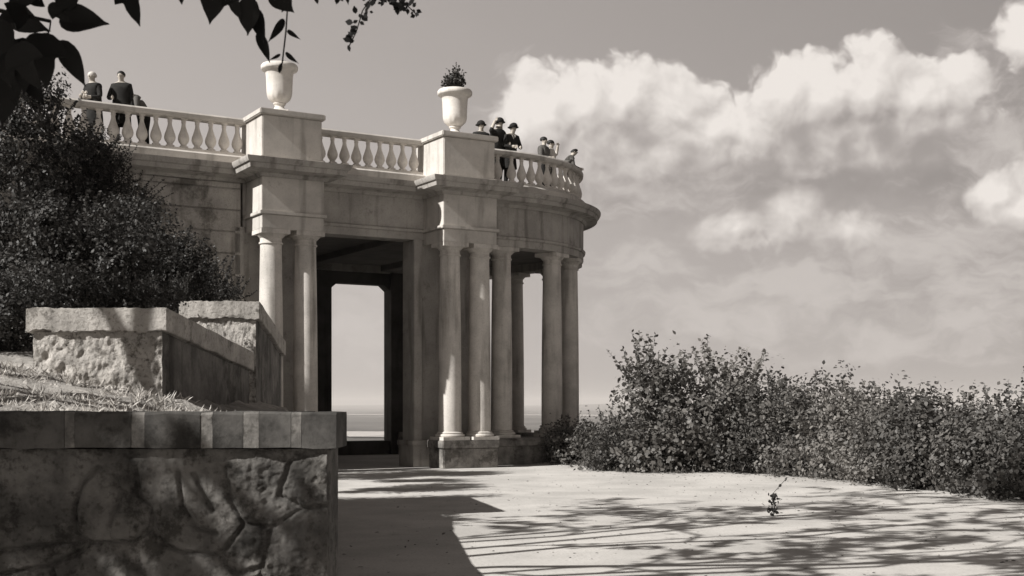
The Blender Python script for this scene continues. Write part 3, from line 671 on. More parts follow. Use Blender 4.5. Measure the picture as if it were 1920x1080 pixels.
def parapet(fl, fr, br, ztop, zend, th, zb, label, ramp, cop='copel', drop=None):
    """fl, fr front corners, br back end of right side; coping falls from ztop to zend along the side"""
    fl, fr, br = Vector((*fl, 0)), Vector((*fr, 0)), Vector((*br, 0)); dv = br - fr; bl = fl + dv
    E = empty('stair_parapet', (fr.x, fr.y, zb), 0, label=label, cat='wall'); Q = E.location.copy()
    mb = MB(); o = .05
    def P_(p, z): return Vector((p.x, p.y, z)) - Q
    inx = Vector((-.06, .05, 0)); zt = ztop - th; ze = zend - th
    a, b_, c_, d_ = fl + Vector((.06, .05, 0)), fr + inx, br + Vector((-.06, -.05, 0)), bl + Vector((.06, -.05, 0))
    grid_face(mb, P_(a, zb), P_(b_, zb), P_(b_, zt), P_(a, zt), 110, 56, .032, 3.2, Vector((0, -1, 0)), 0)
    grid_face(mb, P_(b_, zb), P_(c_, zb), P_(c_, ze), P_(b_, zt), 30, 12, .008, 2, Vector((1, 0, 0)), 1)
    mb.add([P_(a, zb), P_(d_, zb), P_(d_, ze), P_(a, zt)], [(0, 1, 2, 3)], 1)
    mb.add([P_(c_, zb), P_(d_, zb), P_(d_, ze), P_(c_, ze)], [(0, 1, 2, 3)], 1)
    bo = mb.build('wall', [M['rough'], M['side']], E, 50)
    mb = MB(); vs = []
    cs_ = [fl, fr, br, bl]; zz = [ztop, ztop, zend, zend]
    n = 40
    def ring(t):
        L_ = fl.lerp(bl, t); R_ = fr.lerp(br, t); z1 = ztop + (zend - ztop) * t
        out = []
        for s in range(n + 1):
            p = L_.lerp(R_, s / n); w = .012 * noise.noise(Vector((p.x * 5, p.y * 4, 2))) + .010 * noise.noise(Vector((p.x * 19, p.y * 14, 2)))
            p2 = p + Vector((0, .02 * noise.noise(Vector((p.x * 9, 3, 7))), 0)); out.append((P_(p2, z1 + w), P_(p + Vector((0, .03 * noise.noise(Vector((p.x * 11, 5, 7))), 0)), z1 - th + w * 2.2)))
        return out
    m_ = 10; rings = [ring(i / m_) for i in range(m_ + 1)]
    for r in rings:
        for (t_, b__) in r: vs.append(t_)
    o2 = len(vs)
    for r in rings:
        for (t_, b__) in r: vs.append(b__)
    W_ = n + 1; fs = []
    for i in range(m_):
        for s in range(n):
            a_ = i * W_ + s; fs.append((a_, a_ + 1, a_ + W_ + 1, a_ + W_)); fs.append((o2 + a_, o2 + a_ + W_, o2 + a_ + W_ + 1, o2 + a_ + 1))
    for s in range(n): fs.append((s, o2 + s, o2 + s + 1, s + 1)); q = m_ * W_ + s; fs.append((q, q + 1, o2 + q + 1, o2 + q))
    for i in range(m_):
        a_ = i * W_; fs.append((a_, a_ + W_, o2 + a_ + W_, o2 + a_)); a_ += n; fs.append((a_, o2 + a_, o2 + a_ + W_, a_ + W_))
    mb.add(vs, fs); mb.build('coping', M[cop], E, 40, .008)
    return E
p1a = at(48, 578, 12.5); p1b = at(313, 577, 12.5); p1c = at(477, 661, 16.2)
parapet((p1a.x, p1a.y), (p1b.x, p1b.y), (p1c.x, p1c.y), p1b.z, p1c.z, .235, 1.2, 'low rubble stair parapet under a pale concrete slab, nearer of the two', 0)
p2a = at(335, 563, 16.6); p2b = at(487, 564, 16.6); p2c = at(536, 640, 19.6)
parapet((p2a.x, p2a.y), (p2b.x, p2b.y), (p2c.x, p2c.y), p2b.z, p2c.z, .23, .2, 'rubble stair parapet with broken pale slab just left of the columns', 0)

# ------------------------------------------------------------------ raised earth behind the wall, hillside
def bank_z(x, y):
    # earth bank behind the foreground wall rising to the left and back
    z = 1.47 + .05 * noise.noise(Vector((x * .9, y * .9, 1))) + .03 * noise.noise(Vector((x * 3, y * 3, 1))) + .03 * noise.noise(Vector((x * 8, y * 8, 1)))
    z += min(.46, max(0, -x - 2.9 + .25 * noise.noise(Vector((x * 1.3, y * 1.3, 6)))) * .26) * min(1, max(0, (y - 7.8) / 3.6))
    if y > 13.2: z += min(1, (y - 13.2) / 3) * max(0, min(1, (-x - 4.0) / 1.5)) * .62 + max(0, y - 14) * .05 * max(0, min(1, (-x - 4) / 3))
    return z
def wall_x(y):
    ps = SW + [(-3.1, 30)]
    for (a, b_) in zip(ps, ps[1:]):
        if a[1] <= y <= b_[1]: return a[0] + (b_[0] - a[0]) * (y - a[1]) / (b_[1] - a[1])
    return -1.06
ysb = list(np.arange(7.42, 17.1, .12)); 
mb = MB(); vs = []; NXB = 110
for y in ysb:
    xr = wall_x(y) - .3
    for i in range(NXB + 1): t = i / NXB; x = xr - (14 * t ** 1.3); vs.append((x, y, bank_z(x, y) - (.02 if t == 0 else 0)))
mb.add(vs, [(j * (NXB + 1) + i, (j + 1) * (NXB + 1) + i, (j + 1) * (NXB + 1) + i + 1, j * (NXB + 1) + i + 1) for j in range(len(ysb) - 1) for i in range(NXB)])
tag(mb.build('earth_bank', M['earth'], None, 60), kind='structure')
# hillside under the shrubs up to the building's side wall
mb = MB(); vs = []; NH, MH = 50, 40
for j in range(MH + 1):
    for i in range(NH + 1):
        y = 16.9 + 14 * j / MH; xl = -20; u_edge = uv(-4.9, 1.0); xr = -3.3 - .16 * (y - 16.9) * 1.5
        x = xr + (xl - xr) * i / NH; uu, vv_ = inv(x, y)
        zz = min(1.0, (xr - x) / 1.2) * (1.5 + .32 * min(6, max(0, xr - x))) + .12 * noise.noise(Vector((x * .8, y * .8, 5))); 
        if y < 18.3: zz = max(zz, bank_z(x, y) - .02) if x < -5 else zz
        if vv_ > 2.0: zz = -.2
        vs.append((x, y, zz))
mb.add(vs, [(j * (NH + 1) + i, (j + 1) * (NH + 1) + i, (j + 1) * (NH + 1) + i + 1, j * (NH + 1) + i + 1) for j in range(MH) for i in range(NH)])
tag(mb.build('hillside', M['hill'], None, 60), kind='structure')
# stones and dry grass on the bank
pts = []; dr = []; fl_ = []
for i in range(15000):
    y = 7.6 + 5.2 * random.random(); x = wall_x(y) - .5 - 4.4 * random.random()
    if noise.noise(Vector((x * 1.5, y * 1.5, 8))) < -.12: continue
    if x < -3.2 or y < 12.3:
        pts.append((x, y, bank_z(x, y) - .01)); dr.append((random.gauss(0, .6), random.gauss(0, .6), .55))
gs = leaves('grass', pts, dr, rng.uniform(.03, .12, len(pts)) , BLADE * np.array([1.6, 1, 1]), M['straw']); tag(gs, 'short dry grass and litter on the bank behind the wall', 'grass', kind='stuff')
mb = MB()
for i in range(1500):
    y = 7.5 + 5 * random.random(); x = wall_x(y) - .45 - 5 * random.random(); s = random.uniform(.01, .03) if i % 9 else random.uniform(.03, .075); z = bank_z(x, y)
    a = random.random() * 6; vs = []
    for k in range(6): vs.append((x + s * math.cos(a + k * 1.047) * random.uniform(.7, 1.2), y + s * math.sin(a + k * 1.047) * random.uniform(.7, 1.2), z - .01))
    vs.append((x, y, z + s * .6)); mb.add(vs, [(k, (k + 1) % 6, 6) for k in range(6)])
tag(mb.build('gravel', M['rough']), 'loose pale stones scattered over the bank', 'gravel', kind='stuff')

# ------------------------------------------------------------------ shrubs
def shrub(name, label, cat, base, lobes, n, ls, m, group=None, shoots=0, sl_=.5, gap=.35, wisp=0, stemn=6, shell=.5):
    """lobes relative to base: (x,y,z,rx,ry,rz)"""
    E = empty(name, base, 0, label=label, cat=cat, group=group); mb = MB()
    for i in range(max(stemn, len(lobes))):
        l = lobes[i % len(lobes)]; q = Vector(l[:3]); b0 = Vector((random.uniform(-.02, .02), random.uniform(-.02, .02), -.15))
        mid = b0.lerp(q, .5) + Vector((random.uniform(-.1, .1), random.uniform(-.1, .1), .1)); mb.tube([b0, mid, q], [.028, .018, .006], 5)
    k_ = 9; nc = n // k_; bigr = max(l[3] for l in lobes)
    ns_ = int(18 + 10 * len(lobes)); sc_, sd_ = blob_points(lobes, ns_, .8, gap * .6, 1.3); sr_ = rng.uniform(.12, .28, ns_) * min(1.6, max(.8, bigr))
    n1_ = int(nc * .74); ii = rng.integers(0, ns_, n1_); v_ = rng.normal(size=(n1_, 3)); v_ /= np.linalg.norm(v_, axis=1)[:, None]; v_ = v_ * .9 + sd_[ii] * .5 + np.array([0, 0, .25])
    cp1 = sc_[ii] + v_ * sr_[ii][:, None] * np.array([1, 1, .8]); cd1 = v_
    cp2, cd2 = blob_points(lobes, nc - n1_, shell, gap, 1.9); cp = np.concatenate([cp1, cp2]); cd = np.concatenate([cd1, cd2]); cd = cd + rng.normal(size=cd.shape) * .4
    pts = np.repeat(cp, k_, 0) + rng.normal(size=(len(cp) * k_, 3)) * ls * .9 + np.repeat(cd, k_, 0) * (rng.uniform(0, ls * 2.4, (len(cp) * k_, 1)))
    dr = np.repeat(cd, k_, 0) + rng.normal(size=pts.shape) * .7 + np.array([0, 0, .25])
    N_ = [np.repeat(cd, k_, 0) * 1.1 + rng.normal(size=pts.shape) * .55 + np.array([0, 0, .35])]
    P_ = [pts]; D_ = [np.cross(dr, N_[0]) + dr * .35]; S_ = [rng.uniform(ls * .55, ls * 1.45, len(pts))]
    for i in range(shoots):
        l = random.choice(lobes); d = Vector((random.gauss(0, .7), random.gauss(0, .7), abs(random.gauss(.8, .5)) + .1)).normalized()
        s0 = Vector(l[:3]) + Vector((d.x * l[3], d.y * l[4], d.z * l[5])) * .85; ln = sl_ * random.uniform(.3, 1.2); tip = s0 + (d + Vector((random.gauss(0, .25), random.gauss(0, .25), .55))).normalized() * ln
        mid = s0.lerp(tip, .5) + Vector((random.gauss(0, .04), random.gauss(0, .04), 0)); mb.tube([Vector(l[:3]), s0, mid, tip], [.008, .007, .006, .003], 4)
        k = max(4, int(ln / (ls * .33))); pp_ = []; dd = []
        for q in range(k):
            t = (q + .5) / k; c = s0.lerp(mid, t * 2) if t < .5 else mid.lerp(tip, t * 2 - 1); pp_.append(c); dd.append((random.gauss(0, 1), random.gauss(0, 1), random.gauss(.3, .5)))
        P_.append(np.array(pp_)); D_.append(np.array(dd)); N_.append(rng.normal(size=(k, 3)) + np.array([0, 0, .6])); S_.append(rng.uniform(ls * .7, ls * 1.3, k))
    mb.build('stem', M['bark'], E)
    leaves('foliage', np.concatenate(P_), np.concatenate(D_), np.concatenate(S_), OVAL, m, E, None, np.concatenate(N_))
    if wisp:
        pw, dw = blob_points(lobes, wisp, .8, gap); dw = dw + rng.normal(size=dw.shape) * .8; dw[:, 2] += .4
        leaves('twig_spray', pw, dw, rng.uniform(.10, .32, wisp), BLADE * np.array([.35, 1, 1]), M['twig'], E)
    return E
# hedge along the edge of the plaza: (x px centre, ground row, top row, half width px, label)
hedge = [(1085, 872, 806, 34, 'low straggling shrub against the foot of the round podium'),
         (1155, 884, 768, 50, 'leafy shrub at the left end of the hedge, beside the lowest bush'),
         (1268, 886, 656, 76, 'tallest shrub of the hedge, with open leafy shoots against the sky'),
         (1345, 884, 664, 80, 'second tallest hedge shrub, with upright shoots, right of the tallest'),
         (1440, 888, 705, 78, 'rounded dense shrub in the middle of the hedge'),
         (1530, 894, 712, 72, 'hedge shrub behind the small weed on the pavement'),
         (1615, 902, 722, 72, 'dull grey shrub where the hedge dips'),
         (1690, 910, 746, 68, 'lowest part of the hedge, a pale small-leaved shrub'),
         (1765, 918, 722, 70, 'dark shrub with a thin upright shoot near the right edge'),
         (1850, 926, 736, 78, 'broad dark shrub one from the right edge'),
         (1945, 938, 752, 85, 'darkest shrub, cut by the right edge of the photo')]
for i, (px, gy, ty, hw, lab) in enumerate(hedge):
    d = H * F / (gy - HY); c = at(px, gy, d); hh = (gy - ty) / F * d; w = hw / F * d * 1.15; dep = 1.0
    back = .75
    lobes = [(0, back, hh * .42, w, dep, hh * .42)]
    for q in range(5): lobes.append((random.uniform(-.75, .75) * w, back + random.uniform(-.5, .6), hh * random.uniform(.3, .68), w * random.uniform(.4, .6), .5, hh * random.uniform(.18, .27)))
    lobes.append((random.uniform(-.3, .3) * w, back, hh * .72, w * .5, .55, hh * .22)); lobes.append((0, back - .45, hh * .2, w * .95, .5, hh * .22)); 
    for q in range(3): lobes.append((random.uniform(-.8, .8) * w, back - .75, hh * random.uniform(.08, .2), w * .4, .35, hh * random.uniform(.1, .16)))
    gz = ground_z(c.x, c.y)
    tall = i in (2, 3)
    if not tall: lobes = [(a_, b_, c_ * .9, d_, e_, f_ * .88) for (a_, b_, c_, d_, e_, f_) in lobes]
    if tall: lobes = [(a_, b_, c_ * .9, d_ * (.7 if c_ > hh * .5 else 1), e_, f_ * .9) for (a_, b_, c_, d_, e_, f_) in lobes]
    shrub('hedge_shrub', lab, 'shrub', (c.x, c.y, gz), lobes, 7600 if not tall else 6200, [.075, .068, .105, .10, .085, .07, .085, .06, .082, .075, .072][i], M[('leaf_h', 'leaf_h2', 'leaf_h', 'leaf_h3', 'leaf_h2', 'leaf_h', 'leaf_h3', 'leaf_h3', 'leaf_h2', 'leaf_h', 'leaf_h2')[i]], 'shrubs of the hedge along the plaza edge', 44 if not tall else 90, .6 if not tall else 1.05, .48)
# a second, farther row on the falling slope keeps the horizon line broken up
for k, (px, ty, d) in enumerate([(1420, 712, 37), (1560, 716, 35), (1660, 742, 33), (1900, 728, 29)]):
    c = at(px, ty, d); top = c.z; gz = ground_z(c.x, c.y)
    shrub('slope_shrub', ['hazy shrub peeping over the hedge, leftmost of four on the slope', 'hazy shrub on the slope behind the middle of the hedge', 'hazy shrub behind the dip of the hedge', 'hazy shrub on the slope near the right edge'][k], 'shrub', (c.x, c.y, gz), [(0, 0, (top - gz) * .6, 1.3, .9, (top - gz) * .42), (.6, 0, (top - gz) * .75, .7, .6, (top - gz) * .25), (-.6, .2, (top - gz) * .55, .7, .6, (top - gz) * .3)], 2400, .10, M['leaf_far'], 'shrubs on the slope behind the hedge', 24, .5, .3)

# left bank growth: tall dark bush, side bushes
def lob(px, py, d, rx, ry, base): c = at(px, py, d); return (c.x - base[0], c.y - base[1], c.z - base[2], rx / F * d, rx / F * d * .8, ry / F * d)
def bush_at(name, lab, blobs, d, n, ls, **kw):
    n = int(n * 2.3); ls = ls * .8; kw['wisp'] = 0; kw['shoots'] = int(kw.get('shoots', 0) * 1.6)
    xs_ = [b_[0] for b_ in blobs]; ym = max(b_[1] + b_[3] for b_ in blobs); c = at(sum(xs_) / len(xs_), ym, d); base = (c.x, c.y, max(0, c.z - .25))
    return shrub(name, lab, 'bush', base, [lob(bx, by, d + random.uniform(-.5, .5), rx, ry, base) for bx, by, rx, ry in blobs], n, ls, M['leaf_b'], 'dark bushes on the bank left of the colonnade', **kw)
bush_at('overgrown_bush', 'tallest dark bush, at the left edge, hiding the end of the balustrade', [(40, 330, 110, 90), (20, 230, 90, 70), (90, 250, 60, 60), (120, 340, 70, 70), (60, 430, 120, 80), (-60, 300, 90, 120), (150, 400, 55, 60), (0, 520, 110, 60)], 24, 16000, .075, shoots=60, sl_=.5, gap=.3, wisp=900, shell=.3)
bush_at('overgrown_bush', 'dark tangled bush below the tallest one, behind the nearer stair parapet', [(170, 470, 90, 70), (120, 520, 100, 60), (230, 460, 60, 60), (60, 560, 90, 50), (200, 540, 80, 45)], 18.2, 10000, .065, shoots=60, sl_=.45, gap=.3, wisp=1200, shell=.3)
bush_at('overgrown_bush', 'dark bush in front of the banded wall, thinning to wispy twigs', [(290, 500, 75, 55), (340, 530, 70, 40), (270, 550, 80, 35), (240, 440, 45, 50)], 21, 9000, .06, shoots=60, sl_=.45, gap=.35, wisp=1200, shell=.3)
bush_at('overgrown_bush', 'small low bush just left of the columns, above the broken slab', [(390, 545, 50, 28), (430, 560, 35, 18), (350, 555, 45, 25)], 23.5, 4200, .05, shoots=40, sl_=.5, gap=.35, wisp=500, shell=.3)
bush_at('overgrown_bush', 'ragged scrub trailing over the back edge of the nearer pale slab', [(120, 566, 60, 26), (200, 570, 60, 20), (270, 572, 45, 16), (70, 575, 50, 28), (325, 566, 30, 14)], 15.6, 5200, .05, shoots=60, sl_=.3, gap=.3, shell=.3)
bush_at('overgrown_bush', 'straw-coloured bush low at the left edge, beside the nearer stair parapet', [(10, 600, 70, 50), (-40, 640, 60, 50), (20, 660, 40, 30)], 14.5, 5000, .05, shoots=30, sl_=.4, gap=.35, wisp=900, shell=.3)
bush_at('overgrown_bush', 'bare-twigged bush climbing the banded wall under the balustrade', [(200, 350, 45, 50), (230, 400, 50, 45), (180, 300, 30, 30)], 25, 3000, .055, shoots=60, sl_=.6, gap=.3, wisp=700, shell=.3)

# grass at the foot of the podium, weed on the pavement
pts = []; dr = []
for i in range(5200):
    a = rad(random.uniform(-95, 10)); r = RR + .15 + random.random() ** 1.5 * 1.9; 
    p = uv(RC[0] + r * math.cos(a), RC[1] + r * math.sin(a))
    if inv(p.x, p.y)[0] < 3.1 + random.random(): continue
    pts.append((p.x, p.y, ground_z(p.x, p.y) - .01)); dr.append((random.gauss(0, .5), random.gauss(0, .5), .8))
tag(leaves('grass', pts, dr, rng.uniform(.05, .14, len(pts)), BLADE * np.array([2, 1, 1]), M['leaf_g']), 'rough grass along the foot of the round podium', 'grass', kind='stuff')
pts = []; dr = []
for (a_, b_) in zip(hedge, hedge[1:]):
    for i in range(420):
        t = random.random(); gy = a_[1] + (b_[1] - a_[1]) * t; d = H * F / (gy - HY); c = at(a_[0] + (b_[0] - a_[0]) * t, gy, d); y = c.y + random.gauss(.15, .3); pts.append((c.x, y, ground_z(c.x, y) - .01)); dr.append((random.gauss(0, .5), random.gauss(0, .5), .8))
tag(leaves('grass', pts, dr, rng.uniform(.05, .2, len(pts)), BLADE * np.array([2, 1, 1]), M['leaf_g']), 'tufts of grass along the front of the hedge', 'grass', kind='stuff')
mb = MB(); vs = []; NB = 160
for k in range(NB + 1):
    t = k / NB * 9.999; q = int(t); a_, b_ = hedge[q], hedge[q + 1]; gy = a_[1] + (b_[1] - a_[1]) * (t - q); p = at(a_[0] + (b_[0] - a_[0]) * (t - q), gy, H * F / (gy - HY))
    o_ = -.22 + .28 * noise.noise(Vector((k * .33, 1, 2))) + .15 * noise.noise(Vector((k * 1.1, 1, 2)))
    for j, yy in enumerate((o_, .3, .8)): vs.append((p.x, p.y + yy, ground_z(p.x, p.y + yy) + .006 + .02 * (j > 0)))
mb.add(vs, [(k * 3 + j, k * 3 + j + 1, k * 3 + j + 4, k * 3 + j + 3) for k in range(NB) for j in range(2)])
tag(mb.build('soil_bed', M['bedsoil'], None, 60), kind='structure')
mb = MB(); pts = []; dr = []
for i in range(1300):
    y = 11 + 20 * random.random() ** .8; x = -2 + random.random() * (y * .42 + 2); s = random.uniform(.006, .02)
    if i % 3 == 0:
        t = random.random() * 9.99; k = int(t); a_, b_ = hedge[k], hedge[k + 1]; gy = a_[1] + (b_[1] - a_[1]) * (t - k) + abs(random.gauss(0, 5)); q = at(a_[0] + (b_[0] - a_[0]) * (t - k), gy, H * F / (gy - HY)); x, y = q.x, q.y; s *= 1.5
    if math.hypot(inv(x, y)[0] - 2.6, inv(x, y)[1] - 5.3) < 5.2 or (inv(x, y)[1] > -.2 and x < 0): continue
    z = ground_z(x, y) - .002
    if random.random() < .45: pts.append((x, y, z + .004)); dr.append((random.gauss(0, 1), random.gauss(0, 1), .15)); continue
    a = random.random() * 6; vs = [(x + s * math.cos(a + k * 1.257) * random.uniform(.7, 1.3), y + s * math.sin(a + k * 1.257) * random.uniform(.7, 1.3), z) for k in range(5)] + [(x, y, z + s * .7)]
    mb.add(vs, [(k, (k + 1) % 5, 5) for k in range(5)])
tag(mb.build('gravel', M['podium']), 'small stones scattered over the pale pavement', 'gravel', kind='stuff')
tag(leaves('leaf_litter', pts, dr, rng.uniform(.025, .06, len(pts)), OVAL, M['leaf_h'], None, None, np.tile([0, 0, 1.], (len(pts), 1)) + rng.normal(size=(len(pts), 3)) * .25), 'fallen leaves scattered over the pavement and along the hedge', 'leaves', kind='stuff')
c = at(1450, 968, 17.8); c.z = 0
E = empty('weed', c, 0, label='small lone leafy weed sprouting from the pavement', cat='plant'); mb = MB(); mb.tube([(0, 0, -.02), (.02, 0, .18), (-.02, .02, .3), (.10, .02, .44), (.2, 0, .55)], [.007, .006, .005, .004, .003], 5); mb.tube([(0, 0, .1), (-.05, 0, .24)], [.005, .003], 5); mb.build('stem', M['bark'], E)
n = 70; pts = np.column_stack([rng.normal(-.01, .045, n), rng.normal(0, .04, n), rng.uniform(.02, .30, n)]); leaves('foliage', np.concatenate([pts, [(.12, .02, .46), (.16, 0, .5), (.2, 0, .55), (.08, .02, .4)]]), rng.normal(size=(n + 4, 3)), rng.uniform(.035, .075, n + 4), OVAL, M['leaf_b'], E)

# ------------------------------------------------------------------ trees that overhang the view
def grow_tree(name, label, base, targets, trunk_top, r0, nleaf_per, ls, seed, droop=.15, sub=5, extra=None):
    """trunk, main limbs to the target points, side branches and twigs with lobed leaves"""
    rs = random.Random(seed); E = empty(name, base, 0, label=label, cat='tree'); B0 = Vector(base); mb = MB(); pts = []; dr = []
    tt = Vector(trunk_top) - B0
    mb.tube([(0, 0, -.3), (.05, .02, .3), tt * .5 + Vector((.12, -.08, 0)), tt], [r0 * 1.35, r0 * 1.05, r0 * .9, r0 * .75], 12)
    def limb(a, b, r, depth):
        w_ = b + B0
        if w_.y > 0 and w_.x > -.45 * w_.y - .8: b = b + Vector((0, 0, max(0, 1.6 + .345 * w_.y + .9 - w_.z)))
        n_ = 6; P_ = []; up_ = Vector((0, 0, 1)); side = Vector((rs.gauss(0, 1), rs.gauss(0, 1), rs.gauss(0, .5))).normalized() * (b - a).length * .12
        for i in range(n_ + 1):
            t = i / n_; P_.append(a.lerp(b, t) + side * math.sin(PI * t) + up_ * (b - a).length * .10 * math.sin(PI * t) + Vector((rs.gauss(0, .02), rs.gauss(0, .02), rs.gauss(0, .02))) * (b - a).length * (0 if i in (0,) else 1))
        mb.tube(P_, [max(.004, r * (1 - .72 * i / n_)) for i in range(n_ + 1)], 8 if depth == 0 else 5)
        ln = (b - a).length
        if depth < 2:
            k = sub if depth == 0 else 4
            for q in range(k):
                t = .3 + .7 * (q + rs.random()) / k; i = min(n_ - 1, int(t * n_)); s = P_[i].lerp(P_[i + 1], t * n_ - i) if i < n_ else P_[-1]
                d = (b - a).normalized(); o = Vector((rs.gauss(0, 1), rs.gauss(0, 1), rs.gauss(0, .6))).normalized(); dd = (d * .7 + o * .9); dd.z -= droop * rs.random(); dd.normalize()
                limb(s, s + dd * ln * rs.uniform(.28, .5), r * .42, depth + 1)
        if depth >= 1:
            for q in range(nleaf_per):
                t = rs.uniform(.25, 1.0); i = min(n_ - 1, int(t * n_)); s = P_[i].lerp(P_[i + 1], t * n_ - i) + Vector((rs.gauss(0, .08), rs.gauss(0, .08), rs.gauss(0, .06)))
                pts.append(s); dr.append((rs.gauss(0, 1), rs.gauss(0, 1), rs.gauss(-.35, .5)))
    for (tx, ty, tz) in targets:
        f = rs.uniform(.55, 1.0); limb(tt * f if f < .99 else tt, Vector((tx, ty, tz)) - B0, r0 * .42, 0)
    if extra: extra(mb, pts, dr, B0)
    mb.build('trunk', M['bark'], E, 60)
    n_ = len(pts)
    sz = rng.uniform(ls * .6, ls * 1.25, n_)
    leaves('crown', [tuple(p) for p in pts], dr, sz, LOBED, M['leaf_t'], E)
    return E
T1 = grow_tree('maple_tree', 'broad tree left of the view casting the branch shadows on the pavement', (-9.0, 8.0, 0),
    [(-5.0, 13.6, 9.6), (-2.6, 14.4, 9.4), (-1.0, 12.4, 8.6), (-.6, 9.4, 8.8), (-3.0, 8.6, 8.0), (.8, 7.0, 8.8), (-4.6, 12.0, 9.0), (-2.2, 6.0, 8.8), (2.6, 10.0, 8.9)], (-8.4, 8.2, 4.6), .20, 46, .14, 5)
T2 = grow_tree('maple_tree', 'tree outside the left edge whose shade covers the foreground wall', (-10.5, 1.2, 0),
    [(-6.6, 4.0, 4.4), (-7.6, 4.6, 4.6), (-5.6, 3.6, 3.9), (-8.5, 4.0, 5.6), (-6.8, 2.6, 4.6), (-9.5, 3.4, 6.2), (-7.8, 3.0, 4.0), (-6.0, 4.6, 3.6), (-7.0, 5.2, 4.4), (-8.6, 4.4, 4.6)], (-10.2, 1.6, 3.0), .22, 24, .17, 9)

# drooping twigs with large leaves, part of a near tree: leaf list = (root px, root py, tip px, tip py, depth, width factor)
BIG = [(100, 35, 192, 38, 4.2, .8), (105, 20, 150, -30, 4.2, .8), (105, 65, 158, 155, 4.3, .55), (75, 50, 88, 150, 4.2, .8), (55, 60, 40, 165, 4.4, .8), (30, 70, 60, 160, 4.1, .9), (20, 30, -40, 110, 4.2, 1), (60, 20, -10, 40, 4.3, 1),
       (70, 10, 20, -60, 4.3, 1), (0, 60, 10, 150, 4.4, .9), (40, 0, 100, -20, 4.5, .9), (90, 0, 130, 45, 4.1, .7), (10, 0, 70, 60, 4.6, 1), (-10, 90, 30, 190, 4.7, .9), (40, 110, 75, 190, 4.8, .6), (20, 130, 0, 230, 4.9, .7),
       (238, -45, 252, 36, 4.4, .8), (400, -45, 398, 36, 4.5, .9), (430, -30, 445, 30, 4.5, .8), (472, -15, 462, 62, 4.5, .8), (480, 10, 492, 76, 4.6, .6), (480, 55, 505, 112, 4.7, .45), (500, -25, 548, 22, 4.5, .8), (545, -20, 525, 20, 4.6, .8),
       (535, 30, 508, 75, 4.9, .4), (536, 55, 560, 72, 4.9, .35), (533, 95, 556, 118, 4.9, .4), (528, 100, 508, 112, 4.9, .35), (529, 115, 522, 140, 4.9, .35), (590, -12, 596, 8, 4.8, .6), (640, -20, 628, 10, 4.8, .6), (645, -14, 655, 6, 4.8, .7), (330, -60, 340, -5, 4.4, .9)]
TW = [([(-300, -120), (0, 20), (95, 40)], 4.3, .009), ([(-100, -200), (300, -70), (475, -20), (540, 0), (536, 60), (529, 120)], 4.6, .005), ([(475, -20), (482, 60), (490, 90)], 4.6, .003), ([(95, 40), (93, 56), (86, 74), (74, 98), (60, 124), (40, 150)], 4.3, .003),
      ([(300, -70), (620, -30), (700, -10), (745, 5)], 4.9, .004), ([(230, -85), (235, -45)], 4.4, .003)]
SMALL = [((700, -10), (680, 20), (668, 60), (652, 92)), ((745, 5), (765, 12), (782, 28)), ((700, -10), (730, 2), (745, 6))]
E = empty('maple_tree', (-4.3, 3.9, 0), 0, label='near young tree whose big dark leaves hang at the top left of the view', cat='tree')
Bv = Vector((-4.3, 3.9, 0)); mb = MB()
top = at(-300, -120, 4.3) - Bv
mb.tube([(0, 0, -.2), (.05, .05, 1.4), (.2, .1, 2.6), (.5, .2, 3.6), (.9, .4, 4.6)], [.09, .07, .06, .04, .02], 9)
mb.tube([(.12, .08, 2.2), top], [.03, .012], 7); mb.tube([(.2, .1, 2.6), at(-100, -200, 4.6) - Bv], [.03, .008], 7)
for pl, d, r in TW: mb.tube([at(x, y, d) - Bv for x, y in pl], [r * (1 - .5 * i / len(pl)) for i in range(len(pl))], 6)
mb.build('trunk', M['twigbark'], E, 60)
P_ = []; D_ = []; S_ = []; WD = []; FL = []
for (x0, y0, x1, y1, d, w) in BIG:
    a = at(x1 + (x0 - x1) * .88, y1 + (y0 - y1) * .88, d); b_ = at(x1, y1, d + random.uniform(-.05, .05)); P_.append(a - Bv); D_.append(b_ - a); S_.append((b_ - a).length); WD.append(w); FL.append((random.gauss(0, .35), -1, random.gauss(0, .35)))
big = MB()
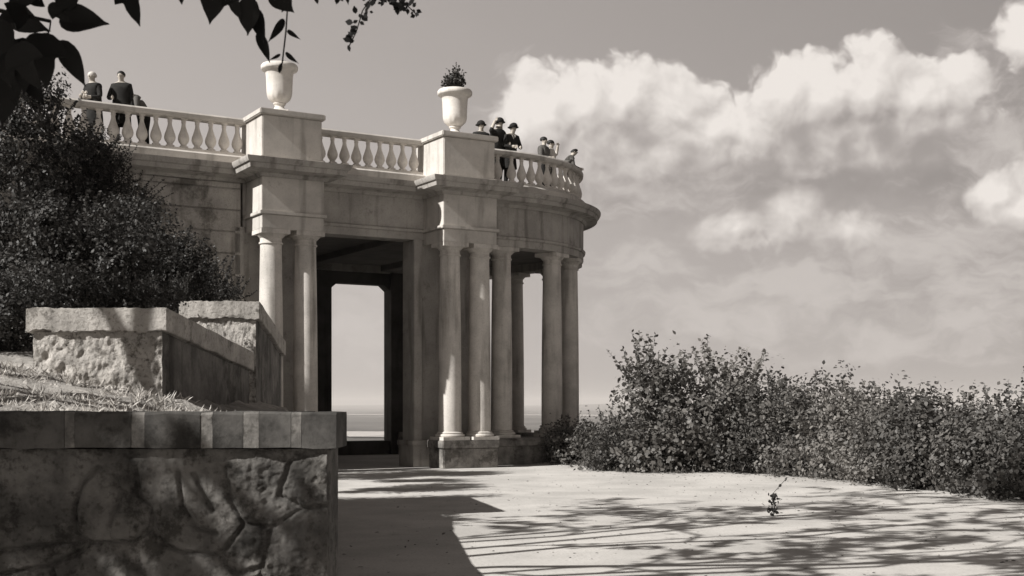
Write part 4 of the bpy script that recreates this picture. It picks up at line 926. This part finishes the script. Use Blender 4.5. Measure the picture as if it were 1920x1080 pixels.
for p, dv, s, w, f in zip(P_, D_, S_, WD, FL):
    dn = dv.normalized(); a = dn.cross(Vector(f)).normalized(); nrm = a.cross(dn); sh = (BROAD if random.random() < .5 else TRILOBE) if w >= .6 else BROAD
    w = w * .86; hl = [q for q in sh[:len(sh) // 2 + 1]]; curl = random.uniform(.05, .22)
    def pt(x, y, z): return p + (a * x * 1.1 * w + dn * y + nrm * (z * .8 - curl * y * y + .22 * abs(x) - .10 * max(0, abs(x) - .2) ** 2)) * s
    K = len(hl); vs = []
    for sg in (-1, -.5, 0, .5, 1):
        for q in hl: vs.append(pt(q[0] * sg, q[1], q[2] * abs(sg)))
    big.add(vs, [(r_ * K + i, r_ * K + i + 1, (r_ + 1) * K + i + 1, (r_ + 1) * K + i) for r_ in range(4) for i in range(K - 1)])
for pl in SMALL:
    q = [at(x, y, 4.9) - Bv for x, y in pl]; 
    mb2 = big
    for i in range(26):
        t = random.random() * (len(q) - 1); k = int(t); p = q[k].lerp(q[k + 1], t - k) + Vector((random.gauss(0, .012), random.gauss(0, .02), random.gauss(0, .008))); dn = Vector((random.gauss(0, 1), random.gauss(0, .4), random.gauss(-.3, .8))).normalized(); a = dn.cross(Vector((random.gauss(0, .4), -1, 0))).normalized(); s = random.uniform(.016, .038)
        big.add([p + (a * v_[0] + dn * v_[1]) * s for v_ in OVAL], [tuple(range(len(OVAL)))])
    mbt = MB(); mbt.tube(q, [.0025] * len(q), 5); mbt.build('twig', M['twigbark'], E)
big.build('crown', M['leaf_t'], E, 80)
# the rest of this young tree's crown, up and to the left of the view, which shades the drooping leaves
lb = [(-.3, -1.6, 5.2, .9, .9, .7), (-1.2, -2.0, 5.9, 1.0, .9, .8), (.3, -1.2, 5.0, .8, .8, .55), (-.7, -1.2, 5.6, 1., .9, .8)]
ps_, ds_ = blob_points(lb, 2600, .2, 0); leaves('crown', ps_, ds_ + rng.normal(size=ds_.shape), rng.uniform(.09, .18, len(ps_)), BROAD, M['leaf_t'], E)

# ------------------------------------------------------------------ air
hz = MB(); hz.box(-24000, 24000, -4500, 28000, -64, 120)
hm = bpy.data.materials.new('haze_air'); hm.use_nodes = True; t_ = hm.node_tree; t_.nodes.clear(); pv = t_.nodes.new('ShaderNodeVolumePrincipled'); pv.inputs['Color'].default_value = (.95, .90, .86, 1); pv.inputs['Density'].default_value = .00009
om = t_.nodes.new('ShaderNodeOutputMaterial'); t_.links.new(pv.outputs[0], om.inputs['Volume'])
tag(hz.build('haze', hm), kind='stuff')
